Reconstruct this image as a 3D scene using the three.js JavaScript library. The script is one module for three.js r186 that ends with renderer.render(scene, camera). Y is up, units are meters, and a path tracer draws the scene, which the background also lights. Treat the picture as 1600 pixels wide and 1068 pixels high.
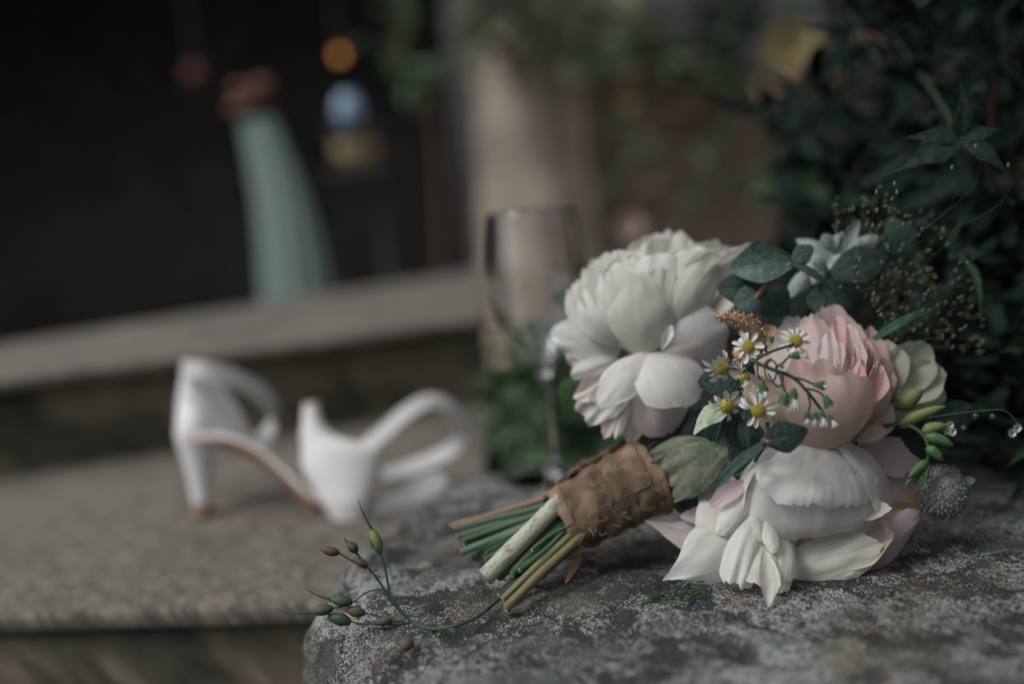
import * as THREE from 'three';
import { mergeGeometries } from 'three/addons/utils/BufferGeometryUtils.js';

// ---------------------------------------------------------------- camera, sky, sun, exposure
const W = 1600, H = 1068, FPX = 1556, EYE = 0.225;
const scene = new THREE.Scene();
const camera = new THREE.PerspectiveCamera(2 * Math.atan(H / 2 / FPX) * 180 / Math.PI, W / H, 0.02, 60);
camera.position.set(0, EYE, 0);
camera.rotation.order = 'YXZ';
camera.rotation.set(-8.5 * Math.PI / 180, 0, -5 * Math.PI / 180);
camera.focus = 0.545;
camera.userData.fStop = 1.5;
camera.updateMatrixWorld(true);
const renderer = new THREE.WebGLRenderer({ antialias: true });
renderer.toneMapping = THREE.LinearToneMapping;
renderer.toneMappingExposure = 1.24;
renderer.shadowMap.enabled = true;

const SUN = new THREE.Vector3(-0.58, 0.78, 0.26).normalize();
{
  const w = 256, h = 128, data = new Float32Array(w * h * 4), d = new THREE.Vector3();
  for (let j = 0; j < h; j++) for (let i = 0; i < w; i++) {
    const up = ((j + 0.5) / h - 0.5) * Math.PI, az = ((i + 0.5) / w - 0.5) * 2 * Math.PI;
    d.set(Math.cos(az) * Math.cos(up), Math.sin(up), Math.sin(az) * Math.cos(up));
    const c = Math.max(0, d.dot(SUN)), el = Math.max(0, d.y);
    const v = 0.34 + 0.46 * el + 0.5 * c * c + 0.12 * Math.sin(az * 3 + el * 4) * Math.sin(el * 5 + az);   // overcast: lighter overhead and round the hidden sun
    const k = (j * w + i) * 4;
    data[k] = v * 0.96; data[k + 1] = v; data[k + 2] = v * 1.06; data[k + 3] = 1;
  }
  const t = new THREE.DataTexture(data, w, h, THREE.RGBAFormat, THREE.FloatType);
  t.mapping = THREE.EquirectangularReflectionMapping; t.magFilter = THREE.LinearFilter; t.needsUpdate = true;
  scene.background = t; scene.environment = t;
}
const sun = new THREE.DirectionalLight(new THREE.Color(1, 0.97, 0.92), 1.5);
sun.position.copy(SUN).multiplyScalar(4); sun.castShadow = true; sun.shadow.radius = 36;
sun.shadow.camera.left = -2; sun.shadow.camera.right = 2; sun.shadow.camera.top = 2; sun.shadow.camera.bottom = -2; sun.shadow.camera.far = 12;
scene.add(sun); scene.add(sun.target);

// ---------------------------------------------------------------- helpers
let seedState = 7;
const rnd = () => { seedState = (seedState + 0x6d2b79f5) | 0; let t = Math.imul(seedState ^ (seedState >>> 15), 1 | seedState); t = (t + Math.imul(t ^ (t >>> 7), 61 | t)) ^ t; return ((t ^ (t >>> 14)) >>> 0) / 4294967296; };
const rr = (a, b) => a + (b - a) * rnd();
const V = (x, y, z) => new THREE.Vector3(x, y, z);
const lerp = THREE.MathUtils.lerp, clamp = THREE.MathUtils.clamp, sstep = THREE.MathUtils.smoothstep;
const hash = (x, y, s) => { let h = (x * 374761393 + y * 668265263 + s * 974634777) | 0; h = Math.imul(h ^ (h >>> 13), 1274126177); h ^= h >>> 16; return (h >>> 0) / 4294967296; };
function vnoise(x, y, s, per = 0) {
  const xi = Math.floor(x), yi = Math.floor(y), fx = x - xi, fy = y - yi, u = fx * fx * (3 - 2 * fx), v = fy * fy * (3 - 2 * fy);
  const m = (a) => (per ? ((a % per) + per) % per : a), x0 = m(xi), x1 = m(xi + 1), y0 = m(yi), y1 = m(yi + 1);
  return lerp(lerp(hash(x0, y0, s), hash(x1, y0, s), u), lerp(hash(x0, y1, s), hash(x1, y1, s), u), v);
}
function fbm(x, y, s, oct = 4, per = 0) { let a = 0, k = 0.5, n = 0; for (let i = 0; i < oct; i++) { a += k * vnoise(x, y, s + i, per); n += k; k *= 0.5; x *= 2; y *= 2; per *= 2; } return a / n; }
const Q = camera.quaternion.clone();
// a place of the photographed scene given as picture column, row and depth in millimetres
const P = (x, y, mm) => V((x - W / 2) / FPX, (H / 2 - y) / FPX, -1).multiplyScalar(mm / 1000).applyQuaternion(Q).add(camera.position);
const N = (r, u, t) => V(r, u, t).normalize().applyQuaternion(Q);          // right, up, towards the viewer
function onPlane(x, y, Y) { const d = P(x, y, 1000).sub(camera.position); return camera.position.clone().addScaledVector(d, (Y - EYE) / d.y); }
const names = {};
function numbered(n) { names[n] = (names[n] ?? -1) + 1; return names[n] ? n + '_' + String(names[n]).padStart(3, '0') : n; }
function thing(name, label, category, at, group) {
  const o = new THREE.Group(); o.name = numbered(name); o.position.copy(at); scene.add(o);
  o.userData = { label, category }; if (group) o.userData.group = group;
  o.updateMatrixWorld(true);
  return o;
}
// geometry arrives in world coordinates and is moved into its parent's frame
function part(name, geo, mat, parent, extra) {
  const g = Array.isArray(geo) ? mergeGeometries(geo.map((q) => (q.index ? q.toNonIndexed() : q)), false) : geo;
  parent.updateWorldMatrix(true, false);
  const wp = V(0, 0, 0).setFromMatrixPosition(parent.matrixWorld);
  g.translate(-wp.x, -wp.y, -wp.z);
  const m = new THREE.Mesh(g, mat); m.name = name; m.castShadow = m.receiveShadow = true;
  if (extra) Object.assign(m.userData, extra);
  parent.add(m); return m;
}
function sub(name, at, parent, extra) {
  const g = new THREE.Group(); g.name = name; parent.updateWorldMatrix(true, false);
  g.position.copy(at).sub(V(0, 0, 0).setFromMatrixPosition(parent.matrixWorld)); if (extra) Object.assign(g.userData, extra);
  parent.add(g); return g;
}
function struct(name, geo, mat) { const m = new THREE.Mesh(geo, mat); m.name = name; m.userData.kind = 'structure'; m.castShadow = m.receiveShadow = true; scene.add(m); return m; }

// tapered tube through points, radii interpolated
function tube(pts, r0, r1, seg = 16, rad = 7, wob = 0, cap = true) {
  const curve = new THREE.CatmullRomCurve3(pts, false, 'centripetal'), fr = curve.computeFrenetFrames(seg, false), pos = [], uv = [], idx = [], len = curve.getLength();
  for (let i = 0; i <= seg; i++) {
    const t = i / seg, c = curve.getPointAt(t), r = typeof r0 === 'function' ? r0(t) : lerp(r0, r1, t);
    for (let j = 0; j <= rad; j++) {
      const a = (j / rad) * Math.PI * 2, q = r * (1 + wob * (vnoise(t * len * 60 + 5, (j % rad) * 0.9, 3) - 0.5));
      const v = c.clone().addScaledVector(fr.normals[i], Math.cos(a) * q).addScaledVector(fr.binormals[i], Math.sin(a) * q);
      pos.push(v.x, v.y, v.z); uv.push(j / rad, t * len * 12);
    }
  }
  for (let i = 0; i < seg; i++) for (let j = 0; j < rad; j++) { const a = i * (rad + 1) + j, b = a + rad + 1; idx.push(a, b, a + 1, b, b + 1, a + 1); }
  if (cap) for (const [ring, p] of [[0, pts[0]], [seg, pts[pts.length - 1]]]) { const k = pos.length / 3; pos.push(p.x, p.y, p.z); uv.push(0.5, 0); for (let j = 0; j < rad; j++) idx.push(k, ring * (rad + 1) + j, ring * (rad + 1) + j + 1); }
  const g = new THREE.BufferGeometry();
  g.setAttribute('position', new THREE.Float32BufferAttribute(pos, 3)); g.setAttribute('uv', new THREE.Float32BufferAttribute(uv, 2)); g.setIndex(idx); g.computeVertexNormals();
  return g;
}
let petalSeed = 1;
// a petal or leaf blade: base b to tip t, facing n; cup lifts the rims, bend bows the blade, curl rolls the tip, all towards n
function blade({ b, t, n, w, cup = 0.2, bend = 0.1, curl = 0, ruf = 0.02, rf = 2.2, tipR = 0.35, tipP = 2.2, peak = 0.6, base = 0.25, taper = 0.15, notch = 0.05, fold = 0, crum = 0.035, rip = 0.012, serr = 0, sn = 7, tw = 0, sway = 0, pleat = 0, nu = 20, nv = 22 }) {
  const s0 = petalSeed++ * 17, a = t.clone().sub(b), L = a.length(), ad = a.clone().normalize();
  const nn = n.clone().addScaledVector(ad, -n.dot(ad)).normalize(), sd = ad.clone().cross(nn).normalize(), pos = [], uv = [], idx = [];
  for (let j = 0; j <= nv; j++) for (let i = 0; i <= nu; i++) {
    const s = (i / nu) * 2 - 1, v = j / nv, as = Math.abs(s);
    let l = 1 - tipR * Math.pow(as, tipP) + notch * (0.6 * fbm(s * 4 + 9, s0, 5, 2) + 0.4 * vnoise(s * 16 + 40, s0, 6) - 0.5) * 2;
    const x = v * Math.max(l, 0.02), xp = clamp(x / peak, 0, 1);
    let prof = x < peak ? base + (1 - base) * Math.sin(xp * Math.PI / 2) : 1 - taper * Math.pow((x - peak) / (1 - peak), 1.8);
    if (serr) prof *= 1 - serr * ((x * sn) % 1) * sstep(x, 0.05, 0.2);
    const hw = (w / 2) * Math.max(prof, 0.004), ang = tw * x;
    const S = sd.clone().multiplyScalar(Math.cos(ang)).addScaledVector(nn, Math.sin(ang)), M = nn.clone().multiplyScalar(Math.cos(ang)).addScaledVector(sd, -Math.sin(ang));
    const up = cup * hw * s * s * 1.6 + fold * hw * as + bend * L * Math.sin(Math.PI * x) + curl * L * Math.pow(Math.max(0, (x - 0.45) / 0.55), 2)
      + ruf * L * Math.pow(x, 1.6) * (fbm(s * rf + 20, x * 2.4 + s0, 11, 3) - 0.5) * 3 * (0.35 + as * 0.8) + pleat * w * Math.sin(s * 9 + s0) * x * 0.5
      + rip * w * sstep(x, 0.68, 1) * Math.sin(s * 11 + s0 + 3 * vnoise(s * 5, s0, 71)) + crum * L * (fbm(s * 2.1 + s0, x * 3.1, 31, 3) - 0.5) * Math.min(1, x * 2.5) + crum * 0.35 * w * Math.pow(Math.abs(2 * vnoise(s * 3.3 + s0 * 1.3 + x * 0.6, 3.7 + x * 0.5, 37) - 1), 3) * sstep(x, 0.1, 0.7);
    const p = b.clone().addScaledVector(ad, x * L - Math.abs(curl) * L * 0.25 * Math.pow(Math.max(0, (x - 0.6) / 0.4), 2)).addScaledVector(S, s * hw + sway * L * Math.sin(x * Math.PI)).addScaledVector(M, up);
    pos.push(p.x, p.y, p.z); uv.push(i / nu, x);
  }
  for (let j = 0; j < nv; j++) for (let i = 0; i < nu; i++) { const k = j * (nu + 1) + i, q = k + nu + 1; idx.push(k, k + 1, q, k + 1, q + 1, q); }
  const g = new THREE.BufferGeometry();
  g.setAttribute('position', new THREE.Float32BufferAttribute(pos, 3)); g.setAttribute('uv', new THREE.Float32BufferAttribute(uv, 2)); g.setIndex(idx); g.computeVertexNormals();
  return g;
}
// the same by picture places: base (x,y,mm), tip (x,y,mm), width in picture pixels, facing (right, up, towards)
const PB = (b, t, w, n, o = {}) => blade({ b: P(...b), t: P(...t), n: N(...n), w: w / FPX * (b[2] + t[2]) / 2000, ...o });
const PT = (list, r0, r1, seg, rad, wob) => { const d = list[0][2] / 1000 / FPX; return tube(list.map((q) => P(...q)), r0 * d, r1 * d, seg, rad, wob); };
// a cupped petal lying on a bulb: c centre, radii in picture pixels (depth in mm), t0..t1 degrees round the front, rim(t) degrees down from the top
function shell({ c, rx, ry, rz, t0, t1, rim, top = 12, k = 1, nu = 46, nv = 40, seed = 1 }) {
  const pos = [], uv = [], idx = [], D = Math.PI / 180;
  for (let j = 0; j <= nv; j++) for (let i = 0; i <= nu; i++) {
    const u = i / nu, v = j / nv, th = lerp(t0, t1, u), ed = Math.min(u, 1 - u);
    const edge = rim(th) + 13 * (fbm(th * 0.035, seed, 5, 3) - 0.5) + 4 * (vnoise(th * 0.35, seed * 3, 9) - 0.5) + 3 * (vnoise(th * 0.9, seed * 5, 15) - 0.5) - 26 * Math.pow(1 - Math.min(1, ed * 5), 2), ph = lerp(top, edge, v);
    const fold = Math.pow(Math.abs(2 * vnoise(th * 0.045 + v * 0.6 + seed, v * 0.8, 17) - 1), 2.2);
    const q = k * (1 + 0.17 * (fbm(th * 0.026 + seed, ph * 0.022, 13, 3) - 0.5) + 0.05 * fold * v - 0.016 + 0.035 * (vnoise(th * 0.12 + 9, seed, 19) - 0.5) * sstep(v, 0.75, 1) + 0.13 * Math.pow(sstep(v, 0.45, 1), 1.5)) * (1 - 0.05 * Math.pow(1 - Math.min(1, ed * 6), 2));
    const p = P(c[0] + rx * q * Math.sin(ph * D) * Math.sin(th * D), c[1] - ry * q * Math.cos(ph * D), c[2] - rz * q * Math.sin(ph * D) * Math.cos(th * D));
    pos.push(p.x, p.y, p.z); uv.push(u, v);
  }
  for (let j = 0; j < nv; j++) for (let i = 0; i < nu; i++) { const a = j * (nu + 1) + i, b = a + nu + 1; idx.push(a, b, a + 1, b, b + 1, a + 1); }
  const g = new THREE.BufferGeometry(); g.setAttribute('position', new THREE.Float32BufferAttribute(pos, 3)); g.setAttribute('uv', new THREE.Float32BufferAttribute(uv, 2)); g.setIndex(idx); g.computeVertexNormals(); return g;
}
function ball(p, r, sx = 1, sy = 1, sz = 1, seg = 10) { const g = new THREE.SphereGeometry(r, seg, Math.max(6, seg - 2)); g.scale(sx, sy, sz); g.translate(p.x, p.y, p.z); return g; }

// ---------------------------------------------------------------- textures
function tex(size, f, srgb = true) {
  const d = new Uint8Array(size * size * 4);
  for (let j = 0; j < size; j++) for (let i = 0; i < size; i++) { const c = f(i / size, j / size), k = (j * size + i) * 4; d[k] = clamp(c[0], 0, 255); d[k + 1] = clamp(c[1], 0, 255); d[k + 2] = clamp(c[2], 0, 255); d[k + 3] = 255; }
  const t = new THREE.DataTexture(d, size, size); t.wrapS = t.wrapT = THREE.RepeatWrapping; t.magFilter = THREE.LinearFilter; t.colorSpace = srgb ? THREE.SRGBColorSpace : THREE.NoColorSpace; t.needsUpdate = true; return t;
}
const g3 = (v) => [v, v, v];
// granite: pale and dark grains of one to three millimetres, lichen patches; one tile is half a metre
const graniteH = (u, v) => 0.5 * vnoise(u * 760, v * 760, 2, 760) + 0.32 * vnoise(u * 360, v * 360, 3, 360) + 0.18 * vnoise(u * 120, v * 120, 4, 120);
const granite = tex(2048, (u, v) => {
  const g = graniteH(u, v), patch = fbm(u * 9, v * 9, 21, 4, 9), lich = fbm(u * 22, v * 22, 41, 4, 22), fine = vnoise(u * 1000, v * 1000, 8, 1000);
  const blot = fbm(u * 34, v * 34, 101, 3, 34), cut = 0.47 + (patch - 0.5) * 0.5 + 0.2 * sstep(blot, 0.52, 0.66), pale = sstep(g + (fine - 0.5) * 0.3, cut - 0.08, cut + 0.14);
  let r = lerp(42, 160, pale), gg = lerp(44, 158, pale), b = lerp(46, 152, pale);
  const f = (fine - 0.5) * 30; r += f; gg += f; b += f;
  const k = sstep(lich, 0.56, 0.64); r = lerp(r, 84 + f, k * 0.5); gg = lerp(gg, 94 + f, k * 0.5); b = lerp(b, 90 + f, k * 0.5);
  const br = sstep(fbm(u * 14, v * 14, 61, 3, 14), 0.6, 0.7); r = lerp(r, 104, br * 0.35); gg = lerp(gg, 88, br * 0.35); b = lerp(b, 70, br * 0.35);
  return [r, gg, b];
});
const graniteB = tex(1024, (u, v) => g3(255 * (0.6 * graniteH(u, v) + 0.4 * fbm(u * 20, v * 20, 71, 3, 20))), false);
const paving = tex(1024, (u, v) => {
  const a = fbm(u * 8, v * 8, 5, 5, 8), b = fbm(u * 180, v * 180, 15, 2, 180), f = (b - 0.5) * 110 + (a - 0.5) * 34;
  return [94 + f * 0.7, 88 + f * 0.7, 82 + f * 0.66];
});
const mossy = tex(1024, (u, v) => {
  const a = fbm(u * 10, v * 10, 25, 5, 10), b = fbm(u * 70, v * 70, 35, 3, 70), k = sstep(a, 0.4, 0.62), f = (b - 0.5) * 50;
  return [lerp(70, 112, k) + f, lerp(65, 103, k) + f, lerp(56, 87, k) + f * 0.8];
});
const petalMap = tex(512, (u, v) => { const st = fbm(u * 60, v * 5, 9, 3), b = fbm(u * 6, v * 6, 19, 4); return g3(250 - 14 * Math.pow(st, 2) - 16 * b); });
const petalBump = tex(512, (u, v) => g3(255 * (0.45 * fbm(u * 46, v * 4, 9, 3) + 0.55 * fbm(u * 9, v * 7, 29, 4))), false);
const leafMap = tex(512, (u, v) => {
  const mid = Math.exp(-Math.pow((u - 0.5) / 0.012, 2)), vein = Math.pow(Math.abs(Math.sin((v * 9 - Math.abs(u - 0.5) * 6) * Math.PI)), 26), n = fbm(u * 9, v * 12, 33, 4);
  const q = 190 + 60 * (n - 0.5) * 2 + 34 * mid + 16 * vein; return [q, q, q * 0.98];
});
const leafBump = tex(512, (u, v) => g3(128 - 90 * Math.exp(-Math.pow((u - 0.5) / 0.014, 2)) - 50 * Math.pow(Math.abs(Math.sin((v * 9 - Math.abs(u - 0.5) * 6) * Math.PI)), 20) + 60 * (fbm(u * 20, v * 24, 3, 2) - 0.5)), false);
const mottled = tex(512, (u, v) => { const a = fbm(u * 5, v * 7, 51, 4), b = fbm(u * 40, v * 40, 52, 2), k = sstep(a, 0.38, 0.6); return [lerp(118, 152, k) + (b - 0.5) * 44, lerp(132, 156, k) + (b - 0.5) * 44, lerp(112, 142, k) + (b - 0.5) * 40]; });
const burlap = tex(512, (u, v) => {
  const wv = 0.5 + 0.25 * Math.sin(u * 2 * Math.PI * 64 + vnoise(v * 20, u * 6, 4) * 3) + 0.25 * Math.sin(v * 2 * Math.PI * 64 + vnoise(u * 20, v * 6, 6) * 2), st = fbm(u * 7, v * 7, 81, 4, 7), f = (wv - 0.5) * 70 + (st - 0.5) * 110 + (vnoise(u * 200, v * 200, 7) - 0.5) * 40;
  return [132 + f, 110 + f * 0.86, 90 + f * 0.72];
});
const burlapB = tex(512, (u, v) => g3(128 + 60 * Math.sin(u * 2 * Math.PI * 64 + vnoise(v * 20, u * 6, 4) * 3) + 60 * Math.sin(v * 2 * Math.PI * 64 + vnoise(u * 20, v * 6, 6) * 2)), false);
const barkPale = tex(256, (u, v) => { const a = fbm(u * 16, v * 14, 91, 4), b = vnoise(u * 90, v * 60, 5); const k = sstep(a + (b - 0.5) * 0.45, 0.22, 0.5), f = (b - 0.5) * 26; return [lerp(128, 168, k) + f, lerp(136, 169, k) + f, lerp(116, 152, k) + f]; });

// ---------------------------------------------------------------- materials
const M = (o) => new THREE.MeshPhysicalMaterial({ side: THREE.DoubleSide, roughness: 0.8, ...o });
const lin = (r, g, b) => new THREE.Color().setRGB(r, g, b);
const petalMat = (r, g, b, tr = 0.42) => M({ color: lin(r, g, b), map: petalMap, bumpMap: petalBump, bumpScale: 0.00025, roughness: 0.85, transmission: tr, thickness: 0, specularIntensity: 0.4, ior: 1.35 });
const leafMat = (r, g, b, o = {}) => M({ color: lin(r * 1.8, g * 1.8, b * 1.8), map: leafMap, bumpMap: leafBump, bumpScale: 0.0007, roughness: 0.62, specularIntensity: 0.6, ...o });
const mat = {
  granite: M({ map: granite, color: lin(0.7, 0.71, 0.72), bumpMap: graniteB, bumpScale: 0.0022, roughness: 0.95, side: THREE.FrontSide }),
  paving: M({ map: paving, color: lin(1.02, 1.0, 0.98), bumpMap: graniteB, bumpScale: 0.0003, roughness: 0.95 }),
  mossy: M({ color: lin(0.95, 0.95, 0.95),  map: mossy, bumpMap: mossy, bumpScale: 0.003, roughness: 0.95 }),
  soil: M({ color: lin(0.035, 0.028, 0.022), map: paving, bumpMap: paving, bumpScale: 0.01, roughness: 1 }),
  white: petalMat(0.89, 0.88, 0.84), ivory: petalMat(0.85, 0.83, 0.76), cream: petalMat(0.8, 0.71, 0.55), blush: petalMat(0.83, 0.74, 0.72), mauve: petalMat(0.7, 0.57, 0.59),
  pink: petalMat(0.85, 0.66, 0.62), rose: petalMat(0.83, 0.56, 0.53), coral: petalMat(0.8, 0.49, 0.44), peach: petalMat(0.85, 0.68, 0.55), tan: petalMat(0.62, 0.42, 0.26), lilac: petalMat(0.82, 0.8, 0.82), greenish: petalMat(0.6, 0.62, 0.5),
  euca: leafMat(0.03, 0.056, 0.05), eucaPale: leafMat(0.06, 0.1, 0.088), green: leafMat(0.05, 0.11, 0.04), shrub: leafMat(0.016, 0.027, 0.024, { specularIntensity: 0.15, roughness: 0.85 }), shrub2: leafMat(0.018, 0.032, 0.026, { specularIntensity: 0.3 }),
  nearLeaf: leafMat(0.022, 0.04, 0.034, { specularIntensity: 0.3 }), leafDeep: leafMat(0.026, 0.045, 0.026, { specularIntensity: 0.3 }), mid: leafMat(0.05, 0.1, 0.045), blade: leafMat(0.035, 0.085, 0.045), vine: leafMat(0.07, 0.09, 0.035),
  silver: M({ map: mottled, bumpMap: mottled, bumpScale: 0.001, color: lin(1.15, 1.2, 1.1), roughness: 0.95 }), greyleaf: M({ map: mottled, bumpMap: mottled, bumpScale: 0.001, color: lin(0.56, 0.57, 0.5), roughness: 0.9 }),
  fuzz: M({ color: lin(0.25, 0.29, 0.27), roughness: 1, sheen: 1, sheenColor: lin(0.5, 0.5, 0.5), sheenRoughness: 0.6, bumpMap: mottled, bumpScale: 0.001 }),
  stemDark: M({ color: lin(0.028, 0.05, 0.03), roughness: 0.7 }), stemGreen: M({ color: lin(0.048, 0.088, 0.05), roughness: 0.55, bumpMap: petalBump, bumpScale: 0.0005 }), stemBright: M({ color: lin(0.06, 0.125, 0.062), roughness: 0.5 }), stemDeep: M({ color: lin(0.04, 0.09, 0.045), roughness: 0.6 }),
  stemYellow: M({ color: lin(0.14, 0.145, 0.055), roughness: 0.6, bumpMap: petalBump, bumpScale: 0.0006 }), stemOlive: M({ color: lin(0.155, 0.13, 0.06), roughness: 0.65, bumpMap: petalBump, bumpScale: 0.0006 }), stemBrown: M({ color: lin(0.22, 0.13, 0.085), roughness: 0.75 }), twig: M({ color: lin(0.2, 0.1, 0.07), roughness: 0.7 }),
  bark: M({ map: barkPale, bumpMap: barkPale, bumpScale: 0.001, roughness: 0.9 }), cut: M({ color: lin(0.36, 0.34, 0.25), roughness: 0.9 }),
  burlap: M({ map: burlap, bumpMap: burlapB, bumpScale: 0.0009, roughness: 1 }), fibre: M({ color: lin(0.3, 0.2, 0.12), roughness: 1 }),
  yellow: M({ color: lin(0.36, 0.29, 0.06), roughness: 0.9 }), daisy: petalMat(0.85, 0.85, 0.8, 0.2), plume: M({ color: lin(0.36, 0.23, 0.14), roughness: 1 }), plumeTip: M({ color: lin(0.55, 0.4, 0.3), roughness: 1 }),
  bud: M({ color: lin(0.15, 0.19, 0.065), roughness: 0.6, bumpMap: petalBump, bumpScale: 0.0005 }), budGreen: M({ color: lin(0.06, 0.13, 0.045), roughness: 0.55 }), podBrown: M({ color: lin(0.08, 0.06, 0.042), roughness: 0.75 }), podGreen: M({ color: lin(0.04, 0.065, 0.03), roughness: 0.7 }),
  seed: M({ color: lin(0.18, 0.19, 0.1), roughness: 0.7 }), scab: M({ color: lin(0.2, 0.215, 0.2), roughness: 1 }), core: M({ color: lin(0.05, 0.08, 0.04), roughness: 1 }),
  satin: M({ color: lin(0.7, 0.7, 0.69), roughness: 0.45, sheen: 0.6, sheenColor: lin(0.7, 0.7, 0.7), bumpMap: burlapB, bumpScale: 0.0001 }), sole: M({ color: lin(0.45, 0.27, 0.16), roughness: 0.6 }), lining: M({ color: lin(0.6, 0.52, 0.46), roughness: 0.6 }),
  glass: new THREE.MeshPhysicalMaterial({ color: 0xffffff, roughness: 0, transmission: 1, thickness: 0.002, ior: 1.5 }),
  beige: M({ map: paving, color: lin(3.6, 3.35, 3.1), roughness: 0.9 }), board: M({ map: paving, color: lin(1.7, 1.45, 1.15), roughness: 0.9 }),
  stoneFloor: M({ map: paving, color: lin(0.7, 0.7, 0.7), roughness: 0.95 }), timber: M({ map: paving, color: lin(0.86, 0.93, 1.06), roughness: 0.95 }),
  black: M({ color: lin(0.09, 0.08, 0.07), roughness: 0.9 }), teal: M({ color: lin(0.17, 0.235, 0.22), roughness: 0.9, bumpMap: petalBump, bumpScale: 0.002 }), russet: M({ color: lin(0.17, 0.075, 0.055), roughness: 0.9 }),
  blue: M({ color: lin(0.3, 0.42, 0.58), roughness: 0.35 }), tanpot: M({ color: lin(0.6, 0.46, 0.28), roughness: 0.7 }), redpot: M({ color: lin(0.12, 0.04, 0.035), roughness: 0.7 }), blossom: petalMat(0.8, 0.62, 0.56), gold: petalMat(0.52, 0.42, 0.22),
};

// ---------------------------------------------------------------- ground, stone block, steps
function planUV(g, k = 2) { const p = g.attributes.position, uv = []; for (let i = 0; i < p.count; i++) uv.push((p.getX(i) + p.getY(i) * 0.7) * k, (p.getZ(i) + p.getY(i) * 0.7) * k); g.setAttribute('uv', new THREE.Float32BufferAttribute(uv, 2)); return g; }
{
  const g = new THREE.PlaneGeometry(24, 24, 60, 60); g.rotateX(-Math.PI / 2);
  const p = g.attributes.position; for (let i = 0; i < p.count; i++) p.setY(i, -0.2 + 0.03 * (fbm(p.getX(i) * 2, p.getZ(i) * 2, 4) - 0.5));
  g.computeVertexNormals(); struct('ground', planUV(g, 1), mat.soil);
}
// rough block: a plan outline, the top rolling off over its rim
const blockPlan = [[462, 938], [540, 848], [622, 778], [725, 734], [800, 729], [900, 720]].map(([x, y]) => onPlane(x, y, 0)).map((v) => [v.x, v.z]);
{ const q = onPlane(606, 1075, 0); blockPlan.unshift([q.x, q.z]); blockPlan.unshift([q.x + 0.1, -0.2]); blockPlan.unshift([0.9, -0.05]); blockPlan.push([0.3, -0.86]); blockPlan.push([0.95, -0.9]); }
function polyDist(x, z) {
  let best = 1e9, inside = false;
  for (let i = 0, j = blockPlan.length - 1; i < blockPlan.length; j = i++) {
    const [ax, az] = blockPlan[j], [bx, bz] = blockPlan[i], ex = bx - ax, ez = bz - az, t = clamp(((x - ax) * ex + (z - az) * ez) / (ex * ex + ez * ez), 0, 1);
    best = Math.min(best, Math.hypot(x - ax - ex * t, z - az - ez * t));
    if ((az > z) !== (bz > z) && x < ax + ((z - az) / (bz - az)) * ex) inside = !inside;
  }
  return inside ? best : -best;
}
const rough = (x, z) => 0.009 * (fbm(x * 14 + 3, z * 14 + 50, 6, 4) - 0.5) + 0.006 * (fbm(x * 60, z * 60 + 9, 16, 3) - 0.5);
const blockY = (x, z) => {
  const raw = polyDist(x, z), d = raw < 0 ? raw : raw + Math.min(1, raw / 0.025) * (0.026 * (fbm(x * 30, z * 30, 77, 4) - 0.5) * 2 + 0.012 * (vnoise(x * 90, z * 90, 78) - 0.5)), r = 0.034;
  if (d > r) return rough(x, z);
  if (d > 0) return -r + Math.sqrt(Math.max(0, r * r - (r - d) * (r - d))) + rough(x, z);
  return Math.max(-0.22, -r + d * 9);
};
{
  const nx = 420, nz = 420, x0 = -0.22, x1 = 0.9, z0 = -1.16, z1 = -0.1, pos = [], uv = [], idx = [];
  for (let j = 0; j <= nz; j++) for (let i = 0; i <= nx; i++) {
    const fx = i / nx, fz = j / nz, x = lerp(x0, x1, Math.pow(fx, 1.5)), z = lerp(z1, z0, Math.pow(fz, 1.15)), y = blockY(x, z);
    pos.push(x, y, z); uv.push((x + y * 0.6) * 2, (-z + y * 0.75) * 2);
  }
  for (let j = 0; j < nz; j++) for (let i = 0; i < nx; i++) { const a = j * (nx + 1) + i, b = a + nx + 1; if (Math.min(pos[a * 3 + 1], pos[b * 3 + 1]) > -0.219 || Math.max(pos[a * 3 + 1], pos[b * 3 + 1], pos[a * 3 + 4]) > -0.219) idx.push(a, a + 1, b, a + 1, b + 1, b); }
  const g = new THREE.BufferGeometry(); g.setAttribute('position', new THREE.Float32BufferAttribute(pos, 3)); g.setAttribute('uv', new THREE.Float32BufferAttribute(uv, 2)); g.setIndex(idx); g.computeVertexNormals();
  const o = thing('granite_block', 'rough speckled grey granite block with rounded edge, the bouquet lying on it', 'stone block', V(0.3, -0.2, -0.6));
  part('stone', g, mat.granite, o);
}
function slab(plan, top, thick, bev = 0.012) {
  const sh = new THREE.Shape(plan.map(([x, z]) => new THREE.Vector2(x, -z)));
  const g = new THREE.ExtrudeGeometry(sh, { depth: thick - 2 * bev, bevelEnabled: true, bevelSize: bev, bevelThickness: bev, bevelOffset: -bev, bevelSegments: 4, curveSegments: 4 });
  g.rotateX(-Math.PI / 2); g.translate(0, top - thick + bev, 0);
  return planUV(g, 1.3);
}
const wavy = (a, b, n, amp, s) => { const o = []; for (let i = 0; i <= n; i++) { const t = i / n; o.push([lerp(a.x, b.x, t), lerp(a.z, b.z, t) + amp * (fbm(t * n * 0.7, s, 13, 3) - 0.5) * 2]); } return o; };
const LOW = -0.037, UPP = 0.075;
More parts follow.
